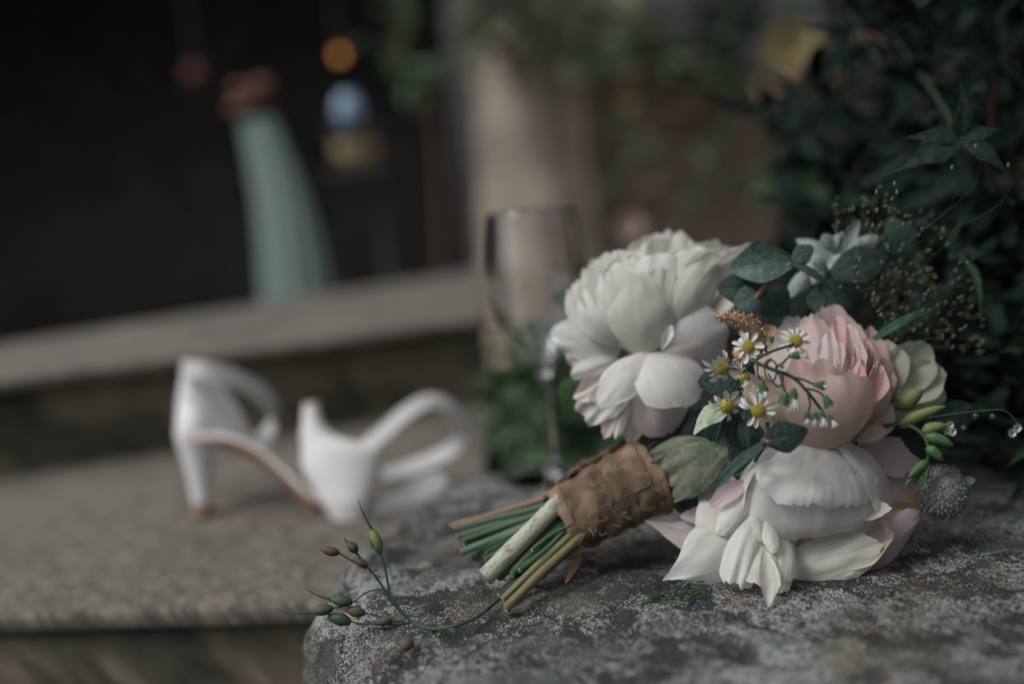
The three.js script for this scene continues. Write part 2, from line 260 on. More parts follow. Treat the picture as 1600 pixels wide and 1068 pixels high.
{
  const b = onPlane(560, 941, LOW), a = onPlane(0, 962, LOW).sub(b).multiplyScalar(6).add(b), c = V(-0.035, 0, b.z);
  const o = thing('stone_step', 'wide grey stone step with mossy riser, white shoes standing on it', 'step', V(-0.5, -0.2, -0.95));
  part('tread', slab([...wavy(a, b, 16, 0.008, 3), [c.x, c.z], [c.x, -1.3], [a.x, -1.3]], LOW, 0.016, 0.006), mat.paving, o);
  part('riser', slab([...wavy(a.clone().add(V(0, 0, -0.012)), b.clone().add(V(0, 0, -0.012)), 16, 0.012, 8), [c.x - 0.02, c.z - 0.02], [c.x - 0.02, -1.28], [a.x + 0.02, -1.28]], LOW - 0.0155, 0.15), mat.mossy, o);
  const b2 = onPlane(764, 500, UPP - 0.004), a2 = onPlane(0, 592, UPP).sub(b2).multiplyScalar(2.6).add(b2), r = onPlane(770, 418, UPP), l = onPlane(0, 550, UPP).sub(r).multiplyScalar(2.2).add(r);
  const o2 = thing('stone_step', 'upper stone step with dark mossy riser, behind the white shoes', 'step', V(-0.4, LOW, -1.4));
  part('tread', slab([...wavy(a2, b2, 16, 0.01, 23), [r.x, r.z], [l.x, l.z]], UPP, 0.016, 0.006), mat.paving, o2);
  part('riser', slab([...wavy(a2.clone().add(V(0, 0, -0.02)), b2.clone().add(V(-0.015, 0, -0.02)), 16, 0.012, 28), [r.x - 0.02, r.z + 0.02], [l.x + 0.02, l.z + 0.02]], UPP - 0.0155, UPP - LOW + 0.09), mat.mossy, o2);
}

// ---------------------------------------------------------------- the dark doorway behind the upper step
{
  const X0 = -2.6, X1 = -0.1, Z0 = -1.32, Z1 = -4.2, Yf = UPP - 0.03;
  const box = (x0, y0, z0, x1, y1, z1) => { const g = new THREE.BoxGeometry(x1 - x0, y1 - y0, z1 - z0); g.translate((x0 + x1) / 2, (y0 + y1) / 2, (z0 + z1) / 2); return g; };
  const o = thing('dark_porch', 'deep dark porch behind the upper step, nearly black inside', 'porch', V((X0 + X1) / 2, -0.2, (Z0 + Z1) / 2));
  part('back_wall', box(X0, -0.2, Z1 - 0.1, 4.2, 3, Z1), mat.timber, o);
  part('side_wall', box(X0 - 0.1, -0.2, Z1, X0, 1.397, Z0), mat.timber, o);
  part('side_wall', box(X1, -0.2, Z1, X1 + 0.08, 1.397, -2.6), mat.timber, o);
  part('beam', box(X0 - 0.1, 1.3, -2.56, X1 + 0.1, 1.397, -2.46), mat.timber, o);
  part('floor', box(X0 - 0.1, -0.3, Z1 - 0.1, X1 + 0.08, -0.165, -2.1), mat.stoneFloor, o);
  part('added_roof', box(X0 - 0.1, 1.4, Z1 - 0.1, X1 + 0.1, 1.5, -2.42), mat.timber, o);  // unseen cover, added to keep the porch interior dark
}
{ // pale teal cloth
  const b = P(466, 500, 1950), top = P(398, 185, 1950), o = thing('draped_cloth', 'tall pale teal draped cloth with reddish top, blurred in the dark doorway', 'cloth', b.clone());
  const nu = 60, nv = 24, pos = [], uv = [], idx = [];
  for (let j = 0; j <= nv; j++) for (let i = 0; i <= nu; i++) {
    const v = j / nv, a = (i / nu) * 2 * Math.PI, r = lerp(0.064, 0.03, Math.pow(v, 1.2)) * (1 + 0.12 * Math.sin(a * 9 + v * 3) + 0.06 * Math.sin(a * 5 + 1));
    const c = b.clone().lerp(top, v); pos.push(c.x + Math.cos(a) * r + 0.015 * Math.sin(v * 3), c.y, c.z + Math.sin(a) * r * 0.6); uv.push(i / nu * 3, v);
  }
  for (let j = 0; j < nv; j++) for (let i = 0; i < nu; i++) { const a = j * (nu + 1) + i, q = a + nu + 1; idx.push(a, q, a + 1, q, q + 1, a + 1); }
  const g = new THREE.BufferGeometry(); g.setAttribute('position', new THREE.Float32BufferAttribute(pos, 3)); g.setAttribute('uv', new THREE.Float32BufferAttribute(uv, 2)); g.setIndex(idx); g.computeVertexNormals();
  part('cloth', g, mat.teal, o);
  const t = P(398, 150, 1950), parts = [];
  for (let k = 0; k < 9; k++) parts.push(ball(t.clone().add(V(rr(-0.035, 0.04), rr(-0.025, 0.02), rr(-0.02, 0.02))), rr(0.01, 0.018), 1.3, 0.8, 1));
  part('gathered_top', parts, mat.russet, o, { label: 'reddish brown gathered top' });
}
{ // things glimmering in the dark
  const s = P(560, 262, 2250), o = thing('dark_shelf', 'dark shelf board in the doorway under the tan bowl and the made-up blue pot', 'shelf', s.clone());
  const bx = (p, w, h, d) => { const g = new THREE.BoxGeometry(w, h, d); g.translate(p.x, p.y, p.z); return g; };
  const y1 = P(560, 252, 2250), y2 = P(548, 190, 2250);
  part('board', bx(y1.clone().add(V(0, -0.018, 0)), 0.13, 0.012, 0.12), mat.black, o);
  part('board', bx(y2.clone().add(V(0, -0.018, 0)), 0.1, 0.012, 0.12), mat.black, o);
  part('post', bx(V(y1.x + 0.03, (y2.y - 0.19) / 2, y1.z - 0.075), 0.016, y2.y + 0.19, 0.016), mat.black, o);
  const lathe = (pts, p) => { const g = new THREE.LatheGeometry(pts.map(([x, y]) => new THREE.Vector2(x, y)), 24); g.translate(p.x, p.y, p.z); return g; };
  const pot = [[0, 0], [0.02, 0], [0.028, 0.012], [0.034, 0.04], [0.03, 0.068], [0.019, 0.08], [0.021, 0.088], [0.017, 0.088], [0.015, 0.078], [0, 0.07]];
  const j = thing('sky_glint_pot', 'made-up pale blue pot standing for a blurred sky reflection, above the tan bowl', 'pot', y2.clone()); part('body', lathe(pot.map(([x, y]) => [x * 0.9, y * 0.78]), y2.clone().add(V(0, -0.01, 0.02))), mat.blue, j);  // invented pot: its blue colour stands in for a sky reflection
  const j2 = thing('tan_bowl', 'small tan bowl, blurred, below the made-up blue pot', 'bowl', y1.clone()); part('body', lathe([[0, 0], [0.025, 0], [0.045, 0.025], [0.052, 0.05], [0.048, 0.05], [0.04, 0.025], [0, 0.008]], y1.clone().add(V(0, -0.01, 0.02))), mat.tanpot, j2);
  const lp = P(530, 86, 2600), l = thing('hanging_lamp', 'small glowing orange lamp bulb hanging in the dark doorway', 'lamp', lp.clone());
  part('bulb', ball(lp, 0.012), new THREE.MeshStandardMaterial({ color: 0x331a08, emissive: lin(1, 0.42, 0.1), emissiveIntensity: 0.8 }), l);
  part('cord', tube([lp.clone().add(V(0, 0.012, 0)), lp.clone().add(V(0, 0.2, 0)), V(lp.x, 1.39, lp.z)], 0.003, 0.003, 6, 6), mat.black, l);
  const pl = new THREE.PointLight(lin(1, 0.5, 0.18), 0.006); pl.position.copy(lp).add(V(0, 0, 0.016)); pl.castShadow = true; scene.add(pl);
  const rp = P(305, 118, 2600), j3 = thing('red_lantern', 'dim dark red lantern hanging in the doorway, left of the teal cloth', 'lantern', rp.clone());
  part('shade', lathe([[0.008, -0.03], [0.024, -0.02], [0.03, 0], [0.024, 0.02], [0.008, 0.03]], rp), mat.redpot, j3);
  part('cord', tube([rp.clone().add(V(0, 0.03, 0)), rp.clone().add(V(0, 0.2, 0)), V(rp.x, 1.39, rp.z)], 0.003, 0.003, 6, 6), mat.black, j3);
}
{ // pale post
  const b = P(850, 470, 2350), t = P(807, 48, 2350), pts = [];
  const hgt = t.y + 0.18; for (let k = 0; k <= 20; k++) { const v = k / 20; pts.push(new THREE.Vector2(lerp(0.158, 0.112, Math.pow(v, 0.8)) * (k === 20 ? 0.8 : 1) + 0.003 * Math.sin(v * 30), v * hgt)); }
  pts.unshift(new THREE.Vector2(0.17, 0)); pts.push(new THREE.Vector2(0, hgt + 0.005));
  const g = new THREE.LatheGeometry(pts, 40); g.translate(b.x, -0.18, b.z);
  const o = thing('stone_post', 'pale beige tapered stone post standing behind the wine glass', 'post', V(b.x, -0.18, b.z)); part('shaft', g, mat.beige, o);
}
{ // timber fence
  const a = P(900, 380, 2900), o = thing('timber_fence', 'brown timber board fence blurred behind the bouquet', 'fence', V(a.x + 0.6, -0.2, a.z));
  for (let k = 0; k < 8; k++) { const g = new THREE.BoxGeometry(0.1185, 1.0 + rr(-0.02, 0.02), 0.02); planUV(g, 2 + k * 0.1); g.translate(a.x - 0.1 + k * 0.12, P(1080, 118, 2900).y - 0.5, a.z + rr(-0.006, 0.006)); part('board', g, mat.board, o); }
  for (const y of [0.0, 0.5]) { const g = new THREE.BoxGeometry(1.0, 0.07, 0.03); g.translate(a.x + 0.32, y, a.z - 0.03); part('rail', g, mat.board, o); }
}

// ---------------------------------------------------------------- plants behind
function leafScatter(n, place, size, o = {}) {
  const list = [];
  for (let i = 0; i < n; i++) {
    const p = place(i), d = V(rr(-1, 1), rr(-0.8, 0.6), rr(-0.6, 1)).normalize(), L = size * rr(0.6, 1.3), nn = V(rr(-0.5, 0.5), rr(0.2, 1), rr(0, 1)).normalize();
    list.push(blade({ b: p, t: p.clone().addScaledVector(d, L), n: nn, w: L * rr(0.35, 0.6), cup: 0.15, bend: -0.1, ruf: 0.03, tipR: 0.9, tipP: 1.1, peak: 0.4, taper: 0.5, nu: 4, nv: 6, ...o }));
  }
  return list;
}
function vine(name, label, spots, count, size, m, depth, blossoms = []) {
  const root = P(spots[0][0], spots[0][1], depth), base = V(root.x, -0.2, root.z), o = thing(name, label, 'vine', base);
  const pts = [base.clone(), ...spots.map((s) => P(s[0], s[1], depth))].sort((p, q) => p.y - q.y);
  part('stem', tube(pts, 0.007, 0.003, 30, 6), mat.stemBrown, o);
  const list = leafScatter(count, () => { const s = spots[Math.floor(rnd() * spots.length)]; return P(s[0] + rr(-1, 1) * s[2], s[1] + rr(-1, 1) * s[2], depth + rr(-120, 80)); }, size);
  part('foliage', list, m, o, { kind: 'stuff' });
  for (const [x, y, d, r, mm, nm, lb] of blossoms) {
    const c = P(x, y, d), gs = []; for (let k = 0; k < 7; k++) { const a = k * 0.9; gs.push(blade({ b: c, t: c.clone().add(N(Math.cos(a), Math.sin(a), 0.5).multiplyScalar(r)), n: N(0, 0.2, 1), w: r * 1.1, cup: 0.3, nu: 5, nv: 5 })); }
    part(nm, gs, mm, o, { label: lb });
  }
  return o;
}
vine('climbing_vine', 'olive leafy vine arching over the top of the pale post', [[860, 10, 40], [880, 50, 45], [800, 60, 40], [930, 60, 40], [980, 20, 30], [760, 40, 40], [820, 30, 40], [900, 100, 30]], 190, 0.07, mat.vine, 2150, [[970, 2, 2300, 0.035, mat.lilac, 'blossom', 'pale grey blossom']]);
vine('climbing_vine', 'green leafy vine in front of the brown fence, with small blossoms', [[985, 200, 30], [1000, 190, 40], [1080, 235, 45], [1110, 160, 50], [1090, 90, 60], [1150, 250, 50], [1000, 280, 40], [1060, 310, 40], [950, 120, 40]], 70, 0.05, mat.mid, 1900, [[980, 166, 1900, 0.02, mat.gold, 'blossom', 'golden blossom'], [985, 358, 1900, 0.032, mat.blossom, 'blossom', 'pale pink blossom'], [1206, 150, 2200, 0.05, mat.blossom, 'blossom', 'pale pink blossom'], [1236, 86, 2300, 0.08, mat.gold, 'blossom', 'golden blossom'], [1316, 112, 2300, 0.045, mat.gold, 'blossom', 'golden blossom']]);
vine('climbing_vine', 'dark leafy vine trailing along the top of the brown fence', [[930, 40, 60], [1000, 60, 60], [1070, 30, 70], [1130, 60, 60], [1200, 30, 60], [1040, 100, 40], [1150, 0, 60]], 260, 0.09, mat.leafDeep, 2700);
vine('climbing_vine', 'dark green vine hanging beside the doorway, left of the pale post', [[640, 40, 50], [620, 90, 40], [660, 120, 30], [600, 20, 40]], 36, 0.06, mat.mid, 2200);
{
  const c = P(835, 690, 1150), o = thing('low_plant', 'low green leafy plant behind the wine glass stem', 'plant', V(c.x, -0.2, c.z));
  part('stem', tube([V(c.x, -0.2, c.z), P(835, 690, 1150), P(830, 600, 1150)], 0.006, 0.003), mat.stemGreen, o);
  part('foliage', leafScatter(300, () => P(860 + rr(-85, 120), 620 + rr(-110, 120), 1150 + rr(-100, 80)), 0.05), mat.mid, o, { kind: 'stuff' });
}
{ // dark hedge at the right
  const o = thing('dark_hedge', 'dense dark leafy hedge filling the right side behind the bouquet', 'hedge', V(0.55, -0.2, -1.1));
  const list = [];
  const stems = []; for (let k = 0; k < 14; k++) { const x = rr(0.26, 1.0), z = rr(-1.3, -0.9); stems.push(tube([V(x, -0.2, z), V(x + rr(-0.05, 0.05), 0.2, z + rr(-0.05, 0.1)), V(x + rr(-0.12, 0.05), rr(0.5, 0.8), z + rr(0, 0.15))], 0.006, 0.002, 10, 5)); }
  part('stem', stems, mat.stemDark, o, { kind: 'stuff' });
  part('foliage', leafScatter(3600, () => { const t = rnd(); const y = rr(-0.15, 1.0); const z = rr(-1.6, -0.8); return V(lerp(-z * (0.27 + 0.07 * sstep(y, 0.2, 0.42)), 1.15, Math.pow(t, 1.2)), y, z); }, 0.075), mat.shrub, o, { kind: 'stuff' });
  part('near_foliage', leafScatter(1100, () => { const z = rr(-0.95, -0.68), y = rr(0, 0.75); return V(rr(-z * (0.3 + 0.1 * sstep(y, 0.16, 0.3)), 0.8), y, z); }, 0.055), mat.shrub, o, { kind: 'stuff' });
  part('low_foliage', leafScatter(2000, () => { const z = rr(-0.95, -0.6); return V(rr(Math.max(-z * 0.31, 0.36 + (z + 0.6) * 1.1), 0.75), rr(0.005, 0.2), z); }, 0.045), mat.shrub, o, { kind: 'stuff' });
  part('added_side_foliage', leafScatter(1500, () => { const z = rr(-0.85, 0.05); return V(Math.max(0.2, -z * 0.55) + 0.05 + rr(0, 0.4), rr(0, 0.8), z); }, 0.07), mat.shrub, o, { kind: 'stuff' });  // unseen leaves beside the frame, added to block sky from the right
}
{ // unseen boughs overhead and a hedge behind the camera, both added for their shade
  const o = thing('added_shade_tree', 'unseen leafy boughs added over the hedge at the right for shade', 'tree', V(1.5, -0.2, -0.9));
  part('trunk', tube([V(1.5, -0.2, -0.9), V(1.48, 0.6, -0.92), V(1.3, 1.3, -0.95)], 0.07, 0.045, 16, 10, 0.3), mat.stemBrown, o);
  for (const [x, z] of [[0.3, -0.9], [0.5, -0.3], [0.4, -1.6]]) part('limb', tube([V(1.38, 1.1, -0.94), V(lerp(1.3, x, 0.5), 1.42, lerp(-0.95, z, 0.5)), V(x, 1.25, z)], 0.03, 0.008, 14, 7), mat.stemBrown, o);
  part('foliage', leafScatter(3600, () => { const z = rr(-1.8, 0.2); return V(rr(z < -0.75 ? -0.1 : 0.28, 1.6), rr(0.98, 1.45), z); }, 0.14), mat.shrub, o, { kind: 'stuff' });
  const h = thing('added_shade_hedge', 'unseen tall hedge added behind the camera to block light', 'hedge', V(0, -0.2, 1.9));
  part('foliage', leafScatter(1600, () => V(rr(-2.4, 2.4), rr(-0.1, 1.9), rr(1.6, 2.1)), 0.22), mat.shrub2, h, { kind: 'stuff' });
}
// a lobed, toothed leaf of five leaflets on its stalk
function palmate(o, c, dirs, L, m, stalkTo, wk = 0.42) {
  const g = dirs.map(([r, u, t, k]) => blade({ b: c, t: c.clone().add(N(r, u, t).multiplyScalar(L * k)), n: N(0.1, 0.35, 0.93), w: L * k * wk, cup: -0.1, fold: 0.15, bend: 0.08, ruf: 0.02, tipR: 0.96, tipP: 0.9, peak: 0.42, base: 0.12, taper: 0.6, serr: 0.26, sn: 8, nu: 10, nv: 24 }));
  g.forEach((q, i) => part('leaf', q, m, o));
  part('stalk', tube([c, c.clone().lerp(stalkTo, 0.5).add(V(0, 0.01, 0)), stalkTo], 0.0012, 0.0018, 8, 6), mat.twig, o);
}
{
  const base = V(0.42, -0.2, -0.86), o = thing('lobed_shrub', 'dark shrub with toothed lobed leaves above the bouquet at the right', 'shrub', base);
  part('stem', tube([base.clone(), P(1560, 420, 800), P(1500, 215, 700), P(1400, 60, 800)], 0.0028, 0.0015, 20, 7), mat.stemDark, o);
  part('stem', tube([base.clone(), P(1530, 300, 740), P(1400, 140, 760), P(1330, 20, 800)], 0.002, 0.001, 20, 7), mat.stemDark, o);
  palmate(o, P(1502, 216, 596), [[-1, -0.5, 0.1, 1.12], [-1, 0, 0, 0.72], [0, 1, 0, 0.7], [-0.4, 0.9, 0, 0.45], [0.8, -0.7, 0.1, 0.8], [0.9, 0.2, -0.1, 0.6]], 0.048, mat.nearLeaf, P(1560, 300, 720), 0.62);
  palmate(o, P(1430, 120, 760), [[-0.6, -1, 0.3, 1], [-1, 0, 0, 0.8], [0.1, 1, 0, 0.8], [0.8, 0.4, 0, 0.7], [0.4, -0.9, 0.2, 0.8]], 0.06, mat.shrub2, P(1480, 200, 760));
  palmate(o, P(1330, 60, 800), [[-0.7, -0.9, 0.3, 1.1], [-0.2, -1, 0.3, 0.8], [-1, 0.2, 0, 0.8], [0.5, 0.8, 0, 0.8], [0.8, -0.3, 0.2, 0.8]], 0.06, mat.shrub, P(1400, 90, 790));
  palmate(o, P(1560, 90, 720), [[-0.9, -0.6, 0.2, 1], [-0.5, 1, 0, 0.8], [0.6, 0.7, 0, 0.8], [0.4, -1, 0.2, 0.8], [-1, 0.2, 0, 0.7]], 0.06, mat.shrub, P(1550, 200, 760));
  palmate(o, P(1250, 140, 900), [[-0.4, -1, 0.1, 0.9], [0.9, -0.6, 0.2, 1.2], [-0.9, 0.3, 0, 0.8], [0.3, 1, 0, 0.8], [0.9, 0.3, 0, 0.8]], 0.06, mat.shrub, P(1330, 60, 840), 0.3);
  palmate(o, P(1260, 300, 950), [[-0.9, -0.4, 0.1, 0.9], [0.9, -0.2, 0.2, 1], [-0.6, 0.7, 0, 0.8], [0.3, 1, 0, 0.9], [0.2, -1, 0.2, 0.9]], 0.055, mat.mid, P(1330, 330, 960), 0.36);
  palmate(o, P(1170, 300, 1050), [[-0.9, 0.4, 0.1, 0.9], [0.9, 0.2, 0.2, 0.8], [0.3, 1, 0, 0.7], [0.2, -1, 0.2, 0.8]], 0.05, mat.mid, P(1250, 360, 1050), 0.36);
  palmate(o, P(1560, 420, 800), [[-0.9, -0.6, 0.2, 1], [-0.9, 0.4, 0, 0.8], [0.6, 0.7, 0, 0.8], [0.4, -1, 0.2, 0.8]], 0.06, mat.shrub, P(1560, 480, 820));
  for (const [b, t, w] of [[[1500, 400, 640], [1534, 498, 600], 36], [[1470, 385, 660], [1510, 330, 650], 24], [[1600, 540, 640], [1555, 552, 620], 30], [[1605, 690, 640], [1572, 730, 620], 30]])
    part('leaf', PB(b, t, w, [0.2, 0.3, 1], { tipR: 0.97, tipP: 0.9, peak: 0.4, taper: 0.6, base: 0.1, fold: 0.15, nu: 8 }), mat.blade, o);
}

// ---------------------------------------------------------------- wine glass
{
  const g0 = onPlane(864, 744, 0.003), o = thing('wine_glass', 'empty clear stemmed wine glass standing behind the bouquet handle', 'wine glass', V(g0.x, 0, g0.z));
  const out = [[0.0005, 0], [0.034, 0], [0.0345, 0.0015], [0.02, 0.0035], [0.008, 0.0065], [0.0045, 0.014], [0.0036, 0.03], [0.0035, 0.06], [0.0042, 0.078], [0.0075, 0.0865], [0.016, 0.096], [0.0262, 0.112], [0.0342, 0.134], [0.0378, 0.156], [0.0378, 0.178], [0.0355, 0.2], [0.0335, 0.2145]];
  const inn = [[0.0321, 0.2145], [0.034, 0.2], [0.0362, 0.178], [0.0362, 0.156], [0.0326, 0.134], [0.0246, 0.113], [0.0145, 0.098], [0.006, 0.0905], [0.0005, 0.0895]];
  const sp = (l) => new THREE.SplineCurve(l.map(([x, y]) => new THREE.Vector2(x, y))).getPoints(60).map((p) => new THREE.Vector2(Math.max(p.x, 0.0002), Math.max(p.y, 0)));
  const g = new THREE.LatheGeometry([...sp(out), ...sp(inn)], 64); g.scale(1, 0.962, 1); g.translate(g0.x, 0.004, g0.z);
  part('glass', g, mat.glass, o);
}

// ---------------------------------------------------------------- shoes
function strapGeo(pts, wdt, up, seg = 40, facing = false) { // flat band with thickness along a path
  const curve = new THREE.CatmullRomCurve3(pts, false, 'centripetal'), pos = [], idx = [], uv = [];
  for (let i = 0; i <= seg; i++) {
    const t = i / seg, c = curve.getPointAt(t), tg = curve.getTangentAt(t), U = facing ? tg.clone().cross(up).normalize() : up.clone().addScaledVector(tg, -up.dot(tg)).normalize(), B = tg.clone().cross(U).normalize(), w = typeof wdt === 'function' ? wdt(t) : wdt;
    for (const [a, b] of [[-1, -1], [1, -1], [1, 1], [-1, 1]]) { const p = c.clone().addScaledVector(U, a * w / 2).addScaledVector(B, b * 0.0013); pos.push(p.x, p.y, p.z); uv.push(a, t * 5); }
  }
  for (let i = 0; i < seg; i++) for (let k = 0; k < 4; k++) { const a = i * 4 + k, b = i * 4 + (k + 1) % 4; idx.push(a, b, a + 4, b, b + 4, a + 4); }
  const g = new THREE.BufferGeometry(); g.setAttribute('position', new THREE.Float32BufferAttribute(pos, 3)); g.setAttribute('uv', new THREE.Float32BufferAttribute(uv, 2)); g.setIndex(idx); const f = g.toNonIndexed(); f.computeVertexNormals(); return f;
}
// one strappy heel, laid out where it stands: heel with tip, counter cup, arched sole strip, ankle and toe straps
function shoe(label, { tip, seat, r0, r1, cups, sole, ankle, plain, body }) {
  const t0 = P(...tip), o = thing('heeled_shoe', label, 'shoe', V(t0.x, LOW, t0.z), 'pair of white shoes on the step'), k = tip[2] / 1000 / FPX;
  const ax = P(...seat).sub(t0), at = (t) => t0.clone().addScaledVector(ax, t);
  part('heel_tip', tube([at(0), at(0.03), at(0.07)], r0 * k, r0 * k, 3, 16), mat.sole, o);
  const loft = (rows) => { const pos = [], idx = [], uv = [], n = 28, cv = new THREE.CatmullRomCurve3(rows.map(([x, y, w]) => V(x, y, w)), false, 'centripetal'), cz = new THREE.CatmullRomCurve3(rows.map(([, , , d, f]) => V(d, f, 0)), false, 'centripetal'), m = 40;
    for (let j = 0; j <= m; j++) { const q = cv.getPoint(j / m), z = cz.getPoint(j / m); for (let i = 0; i <= n; i++) { const a = i / n * 2 * Math.PI, p = P(q.x + q.z * Math.cos(a), q.y, z.x - q.z * z.y * Math.sin(a) * z.x / FPX); pos.push(p.x, p.y, p.z); uv.push(i / n * 2, j / m * 2); } }
    for (let j = 0; j < m; j++) for (let i = 0; i < n; i++) { const a = j * (n + 1) + i, b = a + n + 1; idx.push(a, b, a + 1, b, b + 1, a + 1); }
    const g = new THREE.BufferGeometry(); g.setAttribute('position', new THREE.Float32BufferAttribute(pos, 3)); g.setAttribute('uv', new THREE.Float32BufferAttribute(uv, 2)); g.setIndex(idx); g.computeVertexNormals(); return g; };
  if (body) { part('heel', loft(body[0]), mat.satin, o); part('counter', loft(body[1]), mat.satin, o); }
  else part('heel', tube([at(0.071), at(0.4), at(0.7), at(1)], (t) => k * (t < 0.6 ? lerp(r0, r1, Math.pow(t / 0.6, 1.6)) : r1 * (1 - 0.75 * Math.pow((t - 0.6) / 0.4, 2))), 0, 16, 20), mat.satin, o);
  const c = cups.length ? sub('counter', P(...seat), o) : null;
  for (const q of cups) part('panel', PB(...q), mat.satin, c);
  const flat = (name, [pts, w, up, facing], m, parent) => part(name, strapGeo(pts.map((q) => P(...q)), (t) => w * k * (t > 0.9 ? 1 - 0.3 * (t - 0.9) * 10 : 1), N(...up), 48, facing), m, parent);
  const so = flat('insole', sole, mat.satin, o);
  if (!plain) flat('sole', [sole[0].map(([x, y, d]) => [x, y + 5, d]), sole[1] * 1.04, sole[2]], mat.sole, so);
  flat('ankle_strap', ankle, mat.satin, o);
}
const smooth = { rip: 0, notch: 0, ruf: 0, crum: 0.01, nu: 18, nv: 20 };
shoe('white high heeled shoe standing upright on its heel', {
  tip: [317, 804, 890], seat: [302, 610, 894], r0: 14, r1: 33,
  cups: [[[316, 714, 884], [288, 564, 888], 112, [-0.25, 0, 1], { ...smooth, cup: -0.7, bend: 0.06, base: 0.95, peak: 0.12, taper: 0.74, tipR: 0.1 }], [[316, 700, 902], [294, 572, 905], 64, [0.5, 0, 1], { ...smooth, cup: -0.5, base: 0.9, peak: 0.2, taper: 0.8, tipR: 0.1 }]],
  sole: [[[300, 690, 892], [350, 688, 890], [400, 706, 888], [446, 744, 884], [490, 782, 880], [560, 800, 890]], 62, [0.25, 0.35, 1]],
  ankle: [[[286, 576, 880], [320, 580, 872], [364, 590, 880], [408, 614, 900], [430, 648, 925], [414, 682, 945], [388, 694, 950], [356, 686, 940], [326, 640, 925], [300, 590, 900]], 28, [0.1, 1, 0.15]],
});
shoe('white high heeled shoe tipped over with its heel pointing up', {
  tip: [486, 628, 868], seat: [512, 764, 866], r0: 12, r1: 34,
  cups: [], body: [[[486, 629, 12, 868, 1], [487, 648, 14.5, 868, 1], [490, 666, 19, 867, 0.9], [497, 680, 28, 866, 0.7], [514, 690, 44, 864, 0.5], [524, 696, 53, 863, 0.46]],
    [[524, 696, 53, 863, 0.46], [531, 706, 60, 862, 0.44], [533, 730, 61, 860, 0.44], [537, 762, 49, 856, 0.5], [541, 790, 35, 852, 0.6], [545, 818, 21, 850, 0.6], [546, 834, 9, 849, 0.6], [546, 838, 1, 849, 0.6]]],
  sole: [[[540, 812, 852], [590, 797, 860], [640, 776, 880], [694, 748, 905]], 36, [0.1, 0.5, 1], true],
  ankle: [[[552, 716, 864], [600, 674, 866], [640, 640, 872], [674, 626, 882], [706, 640, 892], [721, 668, 902], [710, 698, 912], [682, 714, 918], [640, 730, 920], [596, 742, 915]], 24, [0.1, 0.35, 1], true], plain: true,
});

